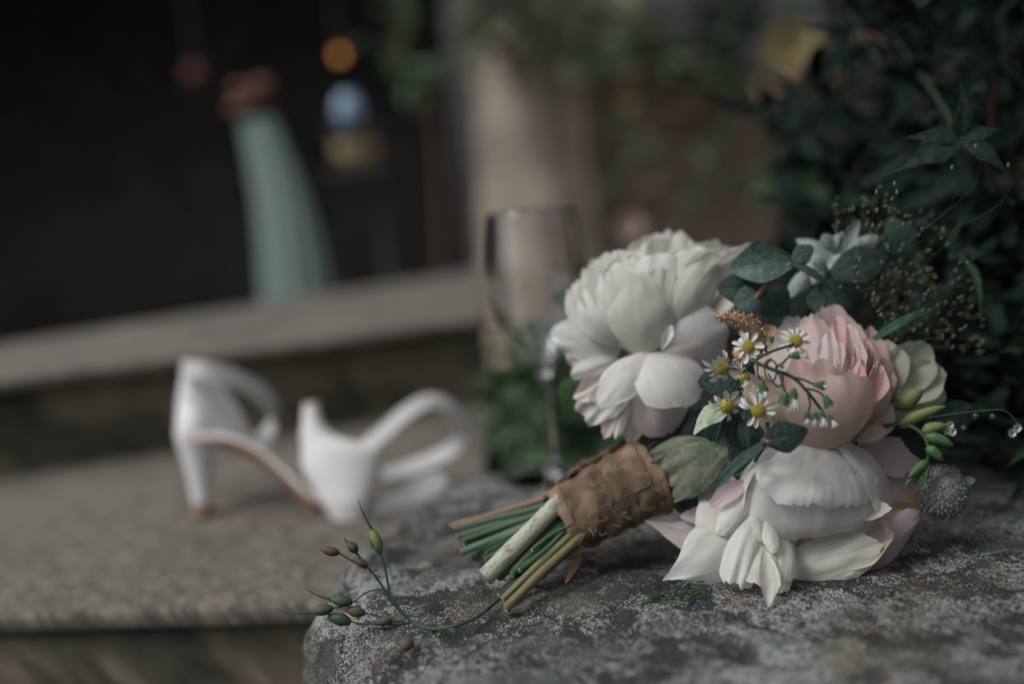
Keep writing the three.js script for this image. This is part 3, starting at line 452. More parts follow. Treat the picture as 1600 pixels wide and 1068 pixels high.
// ---------------------------------------------------------------- the bouquet
const OB = V(0.09, 0.0, -0.57), bouquet = thing('bridal_bouquet', 'bridal bouquet of white peonies, pink rose and daisies tied with brown burlap', 'bouquet', OB);
const petals = (g, m, list) => list.forEach(([b, t, w, n, o, mm]) => part('petal', PB(b, t, w, n, o), mm ? mat[mm] : m, g));
{ // upper white peony
  const C = [1008, 550, 612], g = sub('white_peony', P(...C), bouquet, { label: 'large ruffled white peony at the top left' });
  const fan = (n, a0, a1, R, d0, d1, w, o, mm) => { for (let k = 0; k < n; k++) { const a = lerp(a0, a1, k / (n - 1)) * Math.PI / 180, r = R(k / (n - 1)) * rr(0.94, 1.05); part('petal', PB([C[0] + Math.cos(a) * 12, C[1] - Math.sin(a) * 14, d0], [C[0] + Math.cos(a) * r, C[1] - Math.sin(a) * r, d1 + rr(-6, 6)], w * rr(0.85, 1.15), [Math.cos(a) * 0.25, Math.sin(a) * 0.25, 1], o), mm[k % mm.length], g); } };
  fan(10, 42, 138, (t) => lerp(238, 150, Math.sqrt(t)), 622, 640, 96, { cup: 0.35, bend: 0.06, curl: 0.06, ruf: 0.07, rf: 3, notch: 0.06, tipR: 0.24, peak: 0.75 }, [mat.white, mat.ivory]);
  fan(8, 48, 134, (t) => lerp(218, 150, Math.sqrt(t)), 616, 626, 100, { cup: 0.3, bend: 0.12, curl: 0.05, ruf: 0.06, rf: 3, notch: 0.06, tipR: 0.25, peak: 0.72 }, [mat.ivory, mat.white]);
  fan(6, 58, 136, (t) => lerp(184, 132, Math.sqrt(t)), 610, 608, 106, { cup: -0.25, bend: 0.2, curl: -0.05, ruf: 0.05, rf: 2.5, notch: 0.05, tipR: 0.28, peak: 0.66 }, [mat.ivory, mat.white]);
  petals(g, mat.white, [
    [[1004, 552, 604], [962, 418, 598], 118, [-0.3, 0.2, 1], { cup: -0.2, bend: 0.12, curl: -0.05, ruf: 0.08, rip: 0.03, notch: 0.1, peak: 0.6 }, 'ivory'],
    [[1012, 552, 602], [1040, 420, 598], 110, [0.2, 0.2, 1], { cup: -0.2, bend: 0.12, ruf: 0.08, rip: 0.03, notch: 0.1, peak: 0.6 }, 'ivory'],
    [[1006, 554, 598], [1000, 440, 594], 108, [0, 0.2, 1], { cup: -0.2, bend: 0.14, ruf: 0.05, notch: 0.06, peak: 0.55 }, 'ivory'],
    [[1012, 548, 606], [1170, 378, 624], 82, [0.5, -0.2, 1], { cup: 0.3, bend: 0.05, curl: 0.08, ruf: 0.08, rf: 3, notch: 0.06, peak: 0.75 }],
    [[1040, 520, 608], [1160, 400, 622], 60, [0.8, -0.7, 0.6], { cup: 0.2, bend: -0.08, ruf: 0.05, peak: 0.7 }, 'blush'],
    [[1028, 540, 604], [1142, 520, 596], 112, [0.35, -0.1, 1], { cup: -0.3, bend: 0.12, curl: -0.12, ruf: 0.04, peak: 0.62 }, 'lilac'],
    [[1020, 560, 602], [1136, 556, 604], 62, [0.3, -0.6, 0.8], { cup: -0.2, bend: 0.1, curl: -0.1, ruf: 0.04 }, 'blush'],
    [[1008, 552, 598], [1084, 626, 574], 122, [0.3, 0.35, 1], { cup: -0.25, bend: 0.16, curl: -0.1, ruf: 0.03, peak: 0.6, base: 0.35 }],
    [[1034, 545, 590], [1050, 508, 590], 16, [0, 0.3, 1], { cup: 0.5, ruf: 0.1 }],
    [[1016, 552, 596], [936, 634, 584], 62, [-0.2, 0.4, 1], { cup: -0.2, bend: 0.12, ruf: 0.04, peak: 0.55 }],
    [[1004, 575, 600], [1042, 682, 590], 108, [0.1, -0.2, 1], { cup: -0.3, bend: 0.16, curl: -0.08, ruf: 0.03, peak: 0.62, base: 0.4 }, 'blush'],
    [[996, 580, 602], [898, 622, 602], 50, [-0.3, 0.2, 1], { cup: 0.3, ruf: 0.08, pleat: 0.12 }, 'blush'],
    [[996, 580, 602], [918, 660, 598], 54, [-0.3, 0, 1], { cup: 0.3, ruf: 0.08, pleat: 0.12 }, 'white'],
    [[996, 580, 602], [944, 684, 596], 44, [-0.2, 0, 1], { cup: -0.3, ruf: 0.07, pleat: 0.12 }, 'blush'],
    [[998, 590, 601], [962, 684, 592], 26, [-0.1, 0, 1], { cup: -0.4, ruf: 0.05 }, 'white'],
    [[1000, 590, 602], [984, 694, 598], 46, [0, 0, 1], { cup: 0.3, ruf: 0.07, pleat: 0.1 }, 'blush'],
    [[1000, 570, 606], [905, 646, 606], 80, [-0.3, 0, 1], { cup: 0.2, ruf: 0.07, pleat: 0.1 }, 'blush'],
    [[970, 545, 616], [862, 516, 622], 66, [-0.3, 0.3, 1], { cup: -0.2, bend: 0.1, ruf: 0.07, rf: 3 }],
    [[965, 555, 616], [884, 556, 620], 54, [-0.3, 0.1, 1], { cup: -0.2, bend: 0.1, ruf: 0.07 }],
    [[965, 560, 614], [892, 586, 616], 40, [-0.3, 0, 1], { cup: -0.3, bend: 0.1, ruf: 0.05 }],
    [[960, 520, 618], [934, 424, 628], 34, [-0.4, 0.2, 1], { cup: 0.4, ruf: 0.06 }],
  ]);
  part('stamen', PT([[990, 556, 600], [1006, 552, 596], [1018, 556, 598]], 3, 3, 6, 6), mat.cream, g);
}
{ // lower white peony
  const g = sub('white_peony', P(1270, 800, 565), bouquet, { label: 'drooping white peony resting on the stone' });
  const bulb = { c: [1268, 776, 575], rx: 114, ry: 88, rz: 37 };
  part('petal', shell({ ...bulb, t0: -98, t1: 72, seed: 2, rim: (t) => 136 - 0.004 * (t + 24) * (t + 24) }), mat.white, g);
  part('petal', shell({ ...bulb, t0: -46, t1: 60, seed: 5, k: 1.045, rim: (t) => 98 - 0.002 * (t - 10) * (t - 10) }), mat.white, g);
  part('petal', shell({ ...bulb, t0: 34, t1: 108, seed: 9, k: 1.1, rim: (t) => 104 - 0.004 * (t - 66) * (t - 66) }), mat.white, g);
  part('petal', shell({ ...bulb, t0: 20, t1: 92, seed: 14, k: 0.98, rim: (t) => 126 }), mat.ivory, g);
  part('petal', shell({ ...bulb, t0: -124, t1: -58, seed: 12, k: 1.02, rim: (t) => 124 - 0.004 * (t + 88) * (t + 88) }), mat.white, g);
  petals(g, mat.white, [
    [[1300, 790, 562], [1398, 806, 540], 46, [0.1, 0.7, 0.8], { cup: 0.3, bend: -0.08, curl: 0.14, ruf: 0.05 }, 'ivory'],
    [[1262, 872, 560], [1392, 822, 552], 96, [-0.35, 0.4, 0.9], { cup: 0.5, bend: -0.12, ruf: 0.03, base: 0.45 }, 'cream'],
    [[1240, 884, 556], [1378, 852, 546], 76, [-0.1, 0.3, 1], { cup: -0.2, bend: 0.1, ruf: 0.06, crum: 0.08, base: 0.6, rip: 0.03 }, 'ivory'],
    [[1250, 874, 556], [1434, 802, 558], 80, [0.1, 0, 1], { cup: -0.25, bend: 0.08, sway: 0.1, ruf: 0.04, base: 0.3, peak: 0.5 }, 'mauve'],
    [[1240, 830, 580], [1330, 870, 572], 110, [0, 0.3, 1], { cup: 0.4, ruf: 0.04 }, 'cream'],
    [[1180, 806, 552], [1146, 914, 532], 58, [-0.25, 0.3, 1], { cup: -0.35, bend: 0.1, ruf: 0.08, rf: 3, pleat: 0.1, notch: 0.08, tipR: 0.12 }],
    [[1205, 836, 552], [1196, 918, 528], 84, [0, 0.3, 1], { cup: -0.25, bend: 0.1, ruf: 0.04, pleat: 0.05, base: 0.6, tipR: 0.14, notch: 0.05 }, 'ivory'],
    [[1222, 826, 556], [1226, 908, 532], 54, [0.2, 0.3, 1], { cup: -0.25, bend: 0.1, ruf: 0.04, base: 0.7, tipR: 0.2 }, 'ivory'],
    [[1196, 862, 538], [1200, 946, 517], 34, [0.1, 0.4, 1], { cup: 0.3, bend: 0.06, ruf: 0.08, taper: 0.4 }, 'ivory'],
    [[1198, 812, 548], [1210, 864, 536], 26, [0, 0.2, 1], { cup: -0.3, bend: 0.1, ruf: 0.03 }],
    [[1180, 800, 552], [1190, 846, 542], 26, [0, 0.2, 1], { cup: -0.3, bend: 0.1, ruf: 0.03 }, 'ivory'],
    [[1190, 800, 570], [1084, 868, 556], 140, [-0.2, 0.25, 1], { cup: -0.25, bend: 0.1, ruf: 0.05, base: 0.6, tipR: 0.5, tipP: 1.4 }, 'ivory'],
    [[1160, 842, 560], [1032, 908, 548], 104, [-0.1, 0.3, 1], { cup: -0.2, bend: 0.08, ruf: 0.06, base: 0.85, peak: 0.2, taper: 0.8, tipR: 0.5, tipP: 1.2 }, 'white'],
    [[1150, 860, 568], [1006, 812, 578], 70, [-0.2, 0.5, 1], { cup: 0.2, bend: -0.08, ruf: 0.05, base: 0.8, peak: 0.3, taper: 0.75, tipR: 0.6, tipP: 1.2 }, 'blush'],
    [[1150, 830, 572], [1062, 812, 584], 40, [-0.1, 0.8, 0.6], { cup: 0.4, curl: 0.1, ruf: 0.04 }, 'mauve'],
    [[1168, 810, 566], [1098, 748, 582], 70, [-0.2, 0.1, 1], { cup: 0.2, ruf: 0.05, base: 0.5 }, 'mauve'],
    [[1176, 770, 558], [1122, 836, 556], 42, [-0.4, 0.2, 1], { cup: -0.4, bend: 0.1, ruf: 0.06, base: 0.5 }, 'white'],
    [[1172, 752, 564], [1110, 790, 560], 30, [-0.2, 0.5, 1], { cup: 0.3, ruf: 0.04 }, 'mauve'],
    [[1338, 708, 572], [1440, 722, 580], 64, [0.2, 0.3, 1], { cup: 0.35, bend: -0.06, ruf: 0.04, base: 0.5, tipR: 0.4, tipP: 1.4 }, 'mauve'],
    [[1350, 740, 574], [1430, 768, 580], 66, [0.2, 0.2, 1], { cup: -0.2, ruf: 0.04, base: 0.6 }, 'mauve'],
    [[1380, 770, 570], [1442, 800, 574], 50, [0.3, 0, 1], { cup: -0.2, bend: 0.08, ruf: 0.04, base: 0.5 }, 'tan'],
    [[1330, 800, 572], [1430, 806, 572], 80, [0.1, 0.2, 1], { cup: 0.3, ruf: 0.03, base: 0.7 }, 'blush'],
  ]);
  for (let k = 0; k < 6; k++) part('stamen', PT([[1240 + rr(-4, 16), 834 + rr(-4, 6), 566], [1246 + k * 5, 856 + rr(-8, 8), 560]], 1.6, 2, 5, 5), mat.yellow, g);
}
{ // pink rose
  const g = sub('pink_rose', P(1300, 600, 560), bouquet, { label: 'blush pink garden rose' });
  petals(g, mat.pink, [
    [[1262, 690, 590], [1212, 520, 584], 110, [-0.4, 0.2, 1], { cup: -0.2, bend: 0.12, curl: -0.08, ruf: 0.06, base: 0.5 }, 'peach'],
    [[1270, 690, 584], [1238, 490, 580], 96, [-0.2, 0.25, 1], { cup: -0.3, bend: 0.16, curl: -0.08, ruf: 0.05, base: 0.5, pleat: 0.05 }, 'blush'],
    [[1290, 690, 588], [1300, 478, 592], 120, [0, 0.2, 1], { cup: 0.2, bend: 0.12, ruf: 0.05, base: 0.5 }, 'pink'],
    [[1300, 690, 590], [1362, 514, 592], 90, [0.3, 0.2, 1], { cup: 0.35, bend: 0.12, ruf: 0.05, base: 0.5 }, 'rose'],
    [[1310, 680, 586], [1388, 560, 582], 90, [0.5, 0.1, 1], { cup: -0.2, bend: 0.15, ruf: 0.06, base: 0.5 }, 'pink'],
    [[1320, 680, 576], [1386, 600, 566], 80, [0.6, 0, 1], { cup: -0.25, bend: 0.16, ruf: 0.05, base: 0.5 }, 'pink'],
    [[1282, 685, 570], [1268, 486, 570], 84, [-0.15, 0.2, 1], { cup: -0.35, bend: 0.18, curl: -0.06, ruf: 0.05, base: 0.5, pleat: 0.06 }, 'pink'],
    [[1300, 670, 570], [1312, 496, 570], 60, [0.2, 0.2, 1], { cup: -0.3, bend: 0.16, ruf: 0.07, base: 0.5, pleat: 0.08 }, 'rose'],
    [[1305, 650, 566], [1336, 520, 572], 52, [0.5, 0.2, 0.8], { cup: 0.4, bend: 0.14, ruf: 0.08, pleat: 0.1, base: 0.5 }, 'coral'],
    [[1312, 650, 562], [1352, 530, 574], 46, [0.7, 0.2, 0.6], { cup: 0.4, bend: 0.1, ruf: 0.09, pleat: 0.1, base: 0.5 }, 'rose'],
    [[1316, 650, 560], [1362, 552, 570], 44, [0.6, 0.1, 0.8], { cup: 0.5, bend: 0.1, ruf: 0.09, pleat: 0.1, base: 0.5 }, 'coral'],
    [[1320, 650, 556], [1370, 572, 564], 42, [0.5, 0.1, 0.9], { cup: 0.5, bend: 0.12, ruf: 0.08, base: 0.5 }, 'rose'],
    [[1296, 660, 560], [1296, 520, 556], 52, [-0.3, 0.1, 1], { cup: -0.4, bend: 0.14, ruf: 0.09, base: 0.5, pleat: 0.1, rip: 0.03 }, 'blush'],
    [[1306, 650, 556], [1316, 534, 556], 48, [0.3, 0.1, 1], { cup: -0.4, bend: 0.14, ruf: 0.1, base: 0.5, pleat: 0.1, rip: 0.03 }, 'pink'],
    [[1318, 640, 550], [1350, 560, 556], 44, [0.5, 0.2, 1], { cup: -0.4, bend: 0.12, ruf: 0.1, rip: 0.04, base: 0.5, pleat: 0.08 }, 'pink'],
    [[1326, 640, 552], [1376, 566, 560], 40, [0.6, 0.2, 1], { cup: 0.4, bend: 0.12, ruf: 0.1, rip: 0.04, base: 0.5 }, 'rose'],
    [[1300, 640, 562], [1330, 506, 566], 40, [0.3, 0.2, 1], { cup: 0.5, bend: 0.14, ruf: 0.1, rip: 0.05, base: 0.5 }, 'pink'],
    [[1312, 640, 552], [1336, 556, 554], 40, [0.2, 0.3, 1], { cup: 0.4, bend: 0.1, ruf: 0.08, base: 0.5 }, 'coral'],
    [[1270, 690, 560], [1246, 560, 556], 76, [-0.3, 0.1, 1], { cup: -0.3, bend: 0.16, ruf: 0.03, base: 0.5 }, 'pink'],
    [[1284, 690, 554], [1284, 560, 546], 72, [0, 0.15, 1], { cup: -0.3, bend: 0.18, ruf: 0.03, base: 0.55 }, 'pink'],
    [[1256, 698, 562], [1196, 600, 556], 80, [-0.3, 0.3, 1], { cup: -0.2, bend: 0.12, ruf: 0.04, base: 0.5 }, 'peach'],
    [[1252, 700, 560], [1162, 584, 560], 60, [-0.2, 0.4, 1], { cup: 0.2, bend: 0.1, ruf: 0.05, base: 0.4 }, 'peach'],
    [[1256, 664, 556], [1158, 612, 552], 30, [-0.1, 0.7, 0.9], { cup: -0.4, bend: 0.06, ruf: 0.03 }, 'cream'],
    [[1300, 702, 556], [1316, 584, 536], 152, [0.1, 0.05, 1], { cup: -0.42, bend: 0.2, curl: -0.03, ruf: 0.015, tipR: 0.22, base: 0.66, peak: 0.55, nu: 22, nv: 20 }, 'pink'],
    [[1350, 690, 572], [1394, 632, 572], 34, [0.4, 0, 1], { cup: 0.3, ruf: 0.05 }, 'pink'],
    [[1340, 690, 570], [1386, 670, 566], 26, [0.2, 0.5, 1], { cup: 0.3, curl: 0.1, ruf: 0.04 }, 'peach'],
  ]);
}
{ // cream flower at the right
  const g = sub('cream_flower', P(1410, 590, 585), bouquet, { label: 'small cream flower behind the rose' });
  petals(g, mat.greenish, [
    [[1392, 620, 590], [1446, 534, 590], 76, [0.1, 0.3, 1], { cup: 0.3, bend: -0.06, curl: 0.1, ruf: 0.07, base: 0.45 }],
    [[1392, 615, 592], [1380, 530, 594], 60, [-0.2, 0.3, 1], { cup: 0.3, ruf: 0.06, base: 0.45 }],
    [[1392, 622, 588], [1476, 578, 590], 66, [0.2, 0.5, 1], { cup: 0.3, bend: -0.05, curl: 0.1, ruf: 0.06, base: 0.4 }],
    [[1394, 626, 586], [1480, 616, 592], 52, [0.2, 0.1, 1], { cup: -0.3, bend: 0.08, ruf: 0.05, base: 0.4 }],
    [[1390, 640, 584], [1440, 650, 588], 46, [0.2, 0, 1], { cup: -0.3, bend: 0.08, ruf: 0.05, base: 0.4 }],
  ]);
}
// daisies with ray petals and a grained yellow eye
function daisy(x, y, d, r, tilt, n, gap = 0) {
  const c = P(x, y, d), g = sub('daisy', c, bouquet), R = r / FPX * d / 1000, nz = N(...tilt), ax = nz.clone().cross(N(0.3, 1, 0)).normalize(), ay = nz.clone().cross(ax);
  for (let k = 0; k < n; k++) {
    const a = (k + rr(-0.3, 0.3)) / n * 2 * Math.PI; if (rnd() < 0.08) continue;
    const dir = ax.clone().multiplyScalar(Math.cos(a)).addScaledVector(ay, Math.sin(a)).addScaledVector(nz, rr(-0.4, 0.25)).normalize();
    part('petal', blade({ b: c.clone().addScaledVector(dir, R * 0.3), t: c.clone().addScaledVector(dir, R * rr(0.72, 1.14)), n: nz.clone().addScaledVector(ax, rr(-0.5, 0.5)), w: R * rr(0.2, 0.31), cup: 0.35, bend: rr(-0.06, 0.12), curl: rr(-0.35, 0.25), sway: rr(-0.08, 0.08), ruf: 0.04, tipR: 0.3, peak: 0.6, nu: 4, nv: 7 }), mat.daisy, g);
  }
  const eye = [ball(c.clone().addScaledVector(nz, -R * 0.06), R * 0.33, 1, 1, 1, 12)];
  for (let k = 0; k < 46; k++) { const q = Math.sqrt((k + 0.5) / 46), a = k * 2.39996; eye.push(ball(c.clone().addScaledVector(ax, Math.cos(a) * q * R * 0.34).addScaledVector(ay, Math.sin(a) * q * R * 0.34).addScaledVector(nz, R * 0.27 * Math.sqrt(1.05 - q * q)), R * 0.055, 1, 1, 1, 5)); }
  part('eye', eye, mat.yellow, g);
  return c;
}
daisy(1169, 542, 532, 29, [-0.3, 0.2, 1], 15);
daisy(1128, 574, 536, 31, [0.1, -0.55, 1], 13);
daisy(1185, 641, 528, 32, [-0.2, -0.1, 1], 15);
daisy(1136, 634, 536, 33, [0.2, -0.7, 0.7], 13);
daisy(1243, 533, 536, 31, [0.2, 0.55, 0.9], 13);
daisy(1163, 588, 534, 26, [0.8, 0.6, 0.4], 10);
// the green sprig with buds in front of the rose
{
  const g = sub('bud_sprig', P(1230, 590, 528), bouquet);
  const st = [
    [[[1120, 690, 560], [1150, 600, 536], [1176, 566, 530], [1206, 549, 528], [1240, 538, 533]], 3.2, 2],
    [[[1172, 562, 530], [1205, 576, 524], [1240, 590, 522], [1262, 612, 520], [1284, 640, 522]], 3.4, 2.4],
    [[[1196, 572, 526], [1206, 562, 521], [1214, 572, 519], [1208, 596, 518], [1198, 590, 520], [1196, 566, 523], [1206, 560, 524]], 1.6, 1.4],
    [[[1214, 578, 524], [1222, 600, 520], [1216, 604, 519], [1200, 584, 520]], 1.6, 1.3],
    [[[1184, 566, 527], [1184, 584, 522], [1190, 596, 522]], 2, 1.6],
    [[[1212, 574, 524], [1224, 566, 521], [1234, 556, 520]], 2, 1.8],
    [[[1236, 588, 522], [1258, 594, 519], [1272, 600, 518]], 2.2, 1.8],
    [[[1222, 582, 523], [1224, 604, 519], [1228, 614, 519]], 2.6, 2],
    [[[1256, 606, 520], [1280, 612, 518], [1290, 622, 517]], 2, 1.7],
    [[[1262, 612, 520], [1266, 634, 518], [1262, 644, 517]], 2.2, 1.8],
    [[[1198, 552, 529], [1196, 540, 526], [1190, 530, 528]], 1.6, 1.3],
  ];
  for (const [l, a, b] of st) part('stem', PT(l, a, b, 26, 6), mat.stemDark, g);
  const bud = (x, y, dx, dy, d, sz, white) => {
    const len = Math.hypot(dx, dy), ux = dx / len, uy = dy / len, gs = [PT([[x, y, d], [x + ux * sz * 0.5, y + uy * sz * 0.5, d], [x + ux * sz, y + uy * sz, d]], sz * 0.22, sz * 0.34, 5, 8)];
    for (let k = 0; k < 10; k++) { const a = (k / 10) * 6.28, ox = -uy * Math.cos(a), oy = ux * Math.cos(a); gs.push(PB([x + ux * sz * 0.2 + ox * sz * 0.2, y + uy * sz * 0.2 + oy * sz * 0.2, d - Math.sin(a) * sz * 0.06], [x + ux * sz * rr(0.9, 1.35) + ox * sz * 0.56, y + uy * sz * rr(0.9, 1.35) + oy * sz * 0.56, d - Math.sin(a) * sz * 0.16], sz * 0.16, [0, 0, 1], { nu: 3, nv: 4, tipR: 0.9, tipP: 1 })); }
    part('bud', gs, mat.budGreen, g);
    if (white) { const ws = []; for (let k = 0; k < 9; k++) { const a = k * 0.7 + 0.2, ox = -uy * Math.cos(a), oy = ux * Math.cos(a); ws.push(PB([x + ux * sz * 0.8, y + uy * sz * 0.8, d - 1], [x + ux * sz * (0.8 + white) + ox * sz * 0.5 * white, y + uy * sz * (0.8 + white) + oy * sz * 0.5 * white, d - 1 - Math.sin(a) * 3], sz * 0.22, [0, 0, 1], { nu: 3, nv: 5, cup: 0.4 })); } part('petal', ws, mat.daisy, g); }
  };
  bud(1234, 556, 1, -0.1, 520, 17, 1); bud(1190, 594, 0.2, 1, 522, 20, 0.6); bud(1272, 600, 1, 0.15, 518, 18, 0.4); bud(1228, 612, -0.2, 1, 519, 22, 0); bud(1240, 606, 0, 1, 519, 18, 1.3); bud(1288, 618, 0.5, 1, 517, 20, 0); bud(1262, 640, -0.1, 1, 517, 16, 0.6); bud(1284, 640, 0.1, 1, 519, 14, 1.2); bud(1276, 644, -0.3, 1, 519, 12, 1.2); bud(1296, 648, 0.5, 1, 519, 11, 1.2); bud(1206, 536, 0, -1, 527, 10, 0); bud(1222, 568, 0, 1, 520, 8, 0);
}
{ // brown plume
  const g = sub('brown_plume', P(1160, 520, 545), bouquet, { label: 'dried tan brown feathery plume' });
  const path = new THREE.CatmullRomCurve3([[1120, 494, 540], [1150, 497, 541], [1174, 514, 544], [1182, 540, 548], [1150, 560, 552]].map((q) => P(...q)));
  part('spike', tube(path.getPoints(12), (t) => 0.0016 + 0.0032 * Math.sin(Math.min(1, t * 1.6) * Math.PI * 0.6), 0, 20, 8, 0.4), mat.plume, g);
  const a = [], b = []; for (let k = 0; k < 420; k++) { const t = Math.pow(rnd(), 0.9), c = path.getPointAt(t), r = 0.002 + 0.0042 * Math.sin(Math.min(1, t * 1.6) * Math.PI * 0.6), d = V(rr(-1, 1), rr(-1, 1), rr(-1, 1)).normalize(); const q = new THREE.TetrahedronGeometry(rr(0.0006, 0.0012)); q.rotateX(rr(0, 6)); q.rotateY(rr(0, 6)); q.translate(c.x + d.x * r, c.y + d.y * r, c.z + d.z * r); (rnd() < 0.4 ? b : a).push(q); }
  part('floret', a, mat.plume, g, { kind: 'stuff' }); part('pale_floret', b, mat.plumeTip, g, { kind: 'stuff' });
  part('dried_petal', PB([1186, 528, 552], [1214, 512, 548], 24, [0, 0.3, 1], { cup: 0.4, ruf: 0.1 }), mat.tan, g);
}
// leaves of the bouquet
const L = (b, t, w, n, m, o = {}, nm = 'leaf', ex) => part(nm, PB(b, t, w, n, { tipR: 0.42, tipP: 2, peak: 0.5, base: 0.3, taper: 0.25, cup: -0.1, fold: 0.1, ruf: 0.015, notch: 0, rip: 0, crum: 0.02, nu: 14, nv: 18, ...o }), m, bouquet, ex);
L([1198, 688, 526], [1263, 671, 520], 54, [0.1, -0.1, 1], mat.euca, { tipR: 0.55, taper: 0.3, base: 0.35, peak: 0.45 }, 'eucalyptus_leaf', { label: 'round dark teal eucalyptus leaf' });
L([1196, 692, 528], [1108, 774, 540], 20, [-0.5, 0.5, 0.8], mat.euca, { base: 0.6, tipR: 0.6, fold: 0.35 }, 'eucalyptus_leaf');
L([1160, 656, 540], [1168, 712, 540], 28, [-0.2, 0, 1], mat.euca, { tipR: 0.9, tipP: 1.1, fold: 0.25, taper: 0.5 }, 'eucalyptus_leaf');
part('twig', PT([[1200, 660, 532], [1196, 690, 526], [1180, 720, 540]], 3.4, 3, 8, 7), mat.stemDark, bouquet);
part('twig_node', [ball(P(1200, 690, 522), 0.0014), ball(P(1194, 688, 523), 0.0011), ball(P(1204, 692, 522), 0.0009)], mat.twig, bouquet);
L([1140, 632, 540], [1080, 676, 536], 40, [-0.5, 0.5, 0.8], mat.silver, { tipR: 0.6, tipP: 1.3, ruf: 0.06, notch: 0.05, fold: 0.2, curl: -0.12, bend: 0.1 }, 'silver_leaf', { label: 'curled silvery felted leaf' });
L([1142, 640, 544], [1150, 700, 552], 40, [0, 0, 1], mat.euca, { tipR: 0.8 });
L([1140, 700, 566], [1012, 758, 590], 66, [0, 0.2, 1], mat.greyleaf, { tipR: 0.3, notch: 0.34, ruf: 0.07, base: 0.55, pleat: 0.04, crum: 0.1, taper: 0.1 }, 'felted_leaf', { label: 'broad grey green felted leaf' });
L([1124, 712, 566], [1050, 782, 578], 46, [0, 0.2, 1], mat.greyleaf, { notch: 0.14, ruf: 0.05, base: 0.6 }, 'felted_leaf');
L([1120, 694, 576], [1006, 718, 594], 48, [0, 0.2, 1], mat.greyleaf, { notch: 0.1, ruf: 0.05 }, 'felted_leaf');
L([1238, 410, 566], [1140, 420, 576], 66, [0, 0.2, 1], mat.eucaPale, { cup: 0.2, tipR: 0.45 }, 'eucalyptus_leaf', { label: 'pale blue green eucalyptus leaf' });
L([1188, 462, 570], [1146, 474, 574], 44, [-0.2, 0.1, 1], mat.eucaPale, { tipR: 0.5 }, 'eucalyptus_leaf');
L([1195, 450, 580], [1120, 450, 584], 60, [0, 0, 1], mat.euca, { tipR: 0.5 }, 'eucalyptus_leaf');
L([1190, 455, 582], [1232, 492, 580], 62, [0.2, 0, 1], mat.euca, { tipR: 0.5 }, 'eucalyptus_leaf');
L([1238, 412, 566], [1300, 456, 574], 22, [0.2, 0.6, 0.8], mat.eucaPale, { tipR: 0.7, fold: 0.2 }, 'eucalyptus_leaf');
L([1238, 410, 572], [1270, 384, 580], 30, [0, 0.3, 1], mat.eucaPale, { tipR: 0.5 }, 'eucalyptus_leaf');
part('twig', PT([[1236, 412, 566], [1210, 434, 568], [1184, 462, 570], [1160, 500, 585]], 4, 5, 12, 8), mat.twig, bouquet);
L([1300, 430, 590], [1386, 398, 596], 60, [0, 0.2, 1], mat.euca, { tipR: 0.5 }, 'eucalyptus_leaf');
L([1420, 400, 620], [1388, 340, 622], 56, [0, 0.1, 1], mat.euca, { tipR: 0.5 }, 'eucalyptus_leaf');
L([960, 480, 650], [862, 462, 670], 62, [-0.2, 0.2, 1], mat.euca, { tipR: 0.5 }, 'eucalyptus_leaf');
L([980, 420, 650], [900, 440, 660], 50, [-0.2, 0.2, 1], mat.euca, { tipR: 0.5 }, 'eucalyptus_leaf');
L([1040, 420, 660], [1060, 366, 664], 70, [0, 0.2, 1], mat.euca, {}, 'eucalyptus_leaf');
L([1366, 530, 560], [1470, 480, 590], 24, [-0.2, 0.6, 0.8], mat.blade, { tipR: 0.95, tipP: 1, taper: 0.7, peak: 0.4, bend: 0.08 }, 'lance_leaf', { label: 'long narrow green leaf' });
L([1180, 580, 560], [1090, 600, 570], 60, [0, 0, 1], mat.euca);
L([1150, 600, 562], [1110, 690, 566], 60, [0, 0, 1], mat.euca);
L([1170, 640, 560], [1150, 740, 562], 50, [0, 0, 1], mat.euca);
L([1090, 640, 584], [1110, 720, 590], 70, [0, 0, 1], mat.euca);
L([1060, 660, 596], [1000, 720, 606], 60, [0, 0, 1], mat.euca);
L([1100, 740, 585], [1060, 800, 590], 70, [0, 0, 1], mat.euca);
L([1370, 640, 605], [1430, 700, 615], 80, [0.2, 0, 1], mat.euca);
L([1380, 680, 606], [1470, 700, 616], 70, [0.2, 0, 1], mat.euca);
L([1440, 660, 590], [1530, 640, 600], 50, [0.2, 0, 1], mat.euca);
L([920, 590, 640], [880, 640, 650], 60, [0, 0, 1], mat.green);
L([1330, 470, 600], [1260, 470, 600], 70, [0, 0.2, 1], mat.euca);
{ // woolly grey flower
  const g = sub('woolly_flower', P(1300, 400, 610), bouquet, { label: 'woolly pale grey flower with curling petals' });
  for (const [b, t, w, o] of [[[1310, 400, 612], [1344, 338, 606], 24, { curl: 0.3, cup: 0.3 }], [[1310, 408, 610], [1374, 368, 614], 38, {}], [[1296, 408, 604], [1318, 438, 590], 20, { curl: 0.1 }], [[1296, 404, 606], [1252, 432, 598], 30, {}], [[1300, 400, 612], [1244, 374, 620], 30, {}], [[1300, 392, 614], [1286, 366, 612], 40, {}], [[1276, 420, 606], [1228, 466, 606], 34, {}], [[1300, 400, 612], [1328, 408, 600], 44, {}], [[1290, 400, 608], [1270, 410, 598], 40, {}], [[1310, 402, 612], [1350, 396, 606], 40, {}], [[1290, 410, 606], [1266, 450, 596], 26, { curl: 0.15 }], [[1306, 404, 604], [1346, 420, 594], 24, {}], [[1300, 396, 616], [1320, 362, 616], 30, { curl: 0.2 }]])
    part('petal', PB(b, t, w, [0, 0.4, 1], { cup: -0.4, bend: 0.12, tipR: 0.6, taper: 0.4, ruf: 0.04, base: 0.5, ...o }), mat.fuzz, g);
}
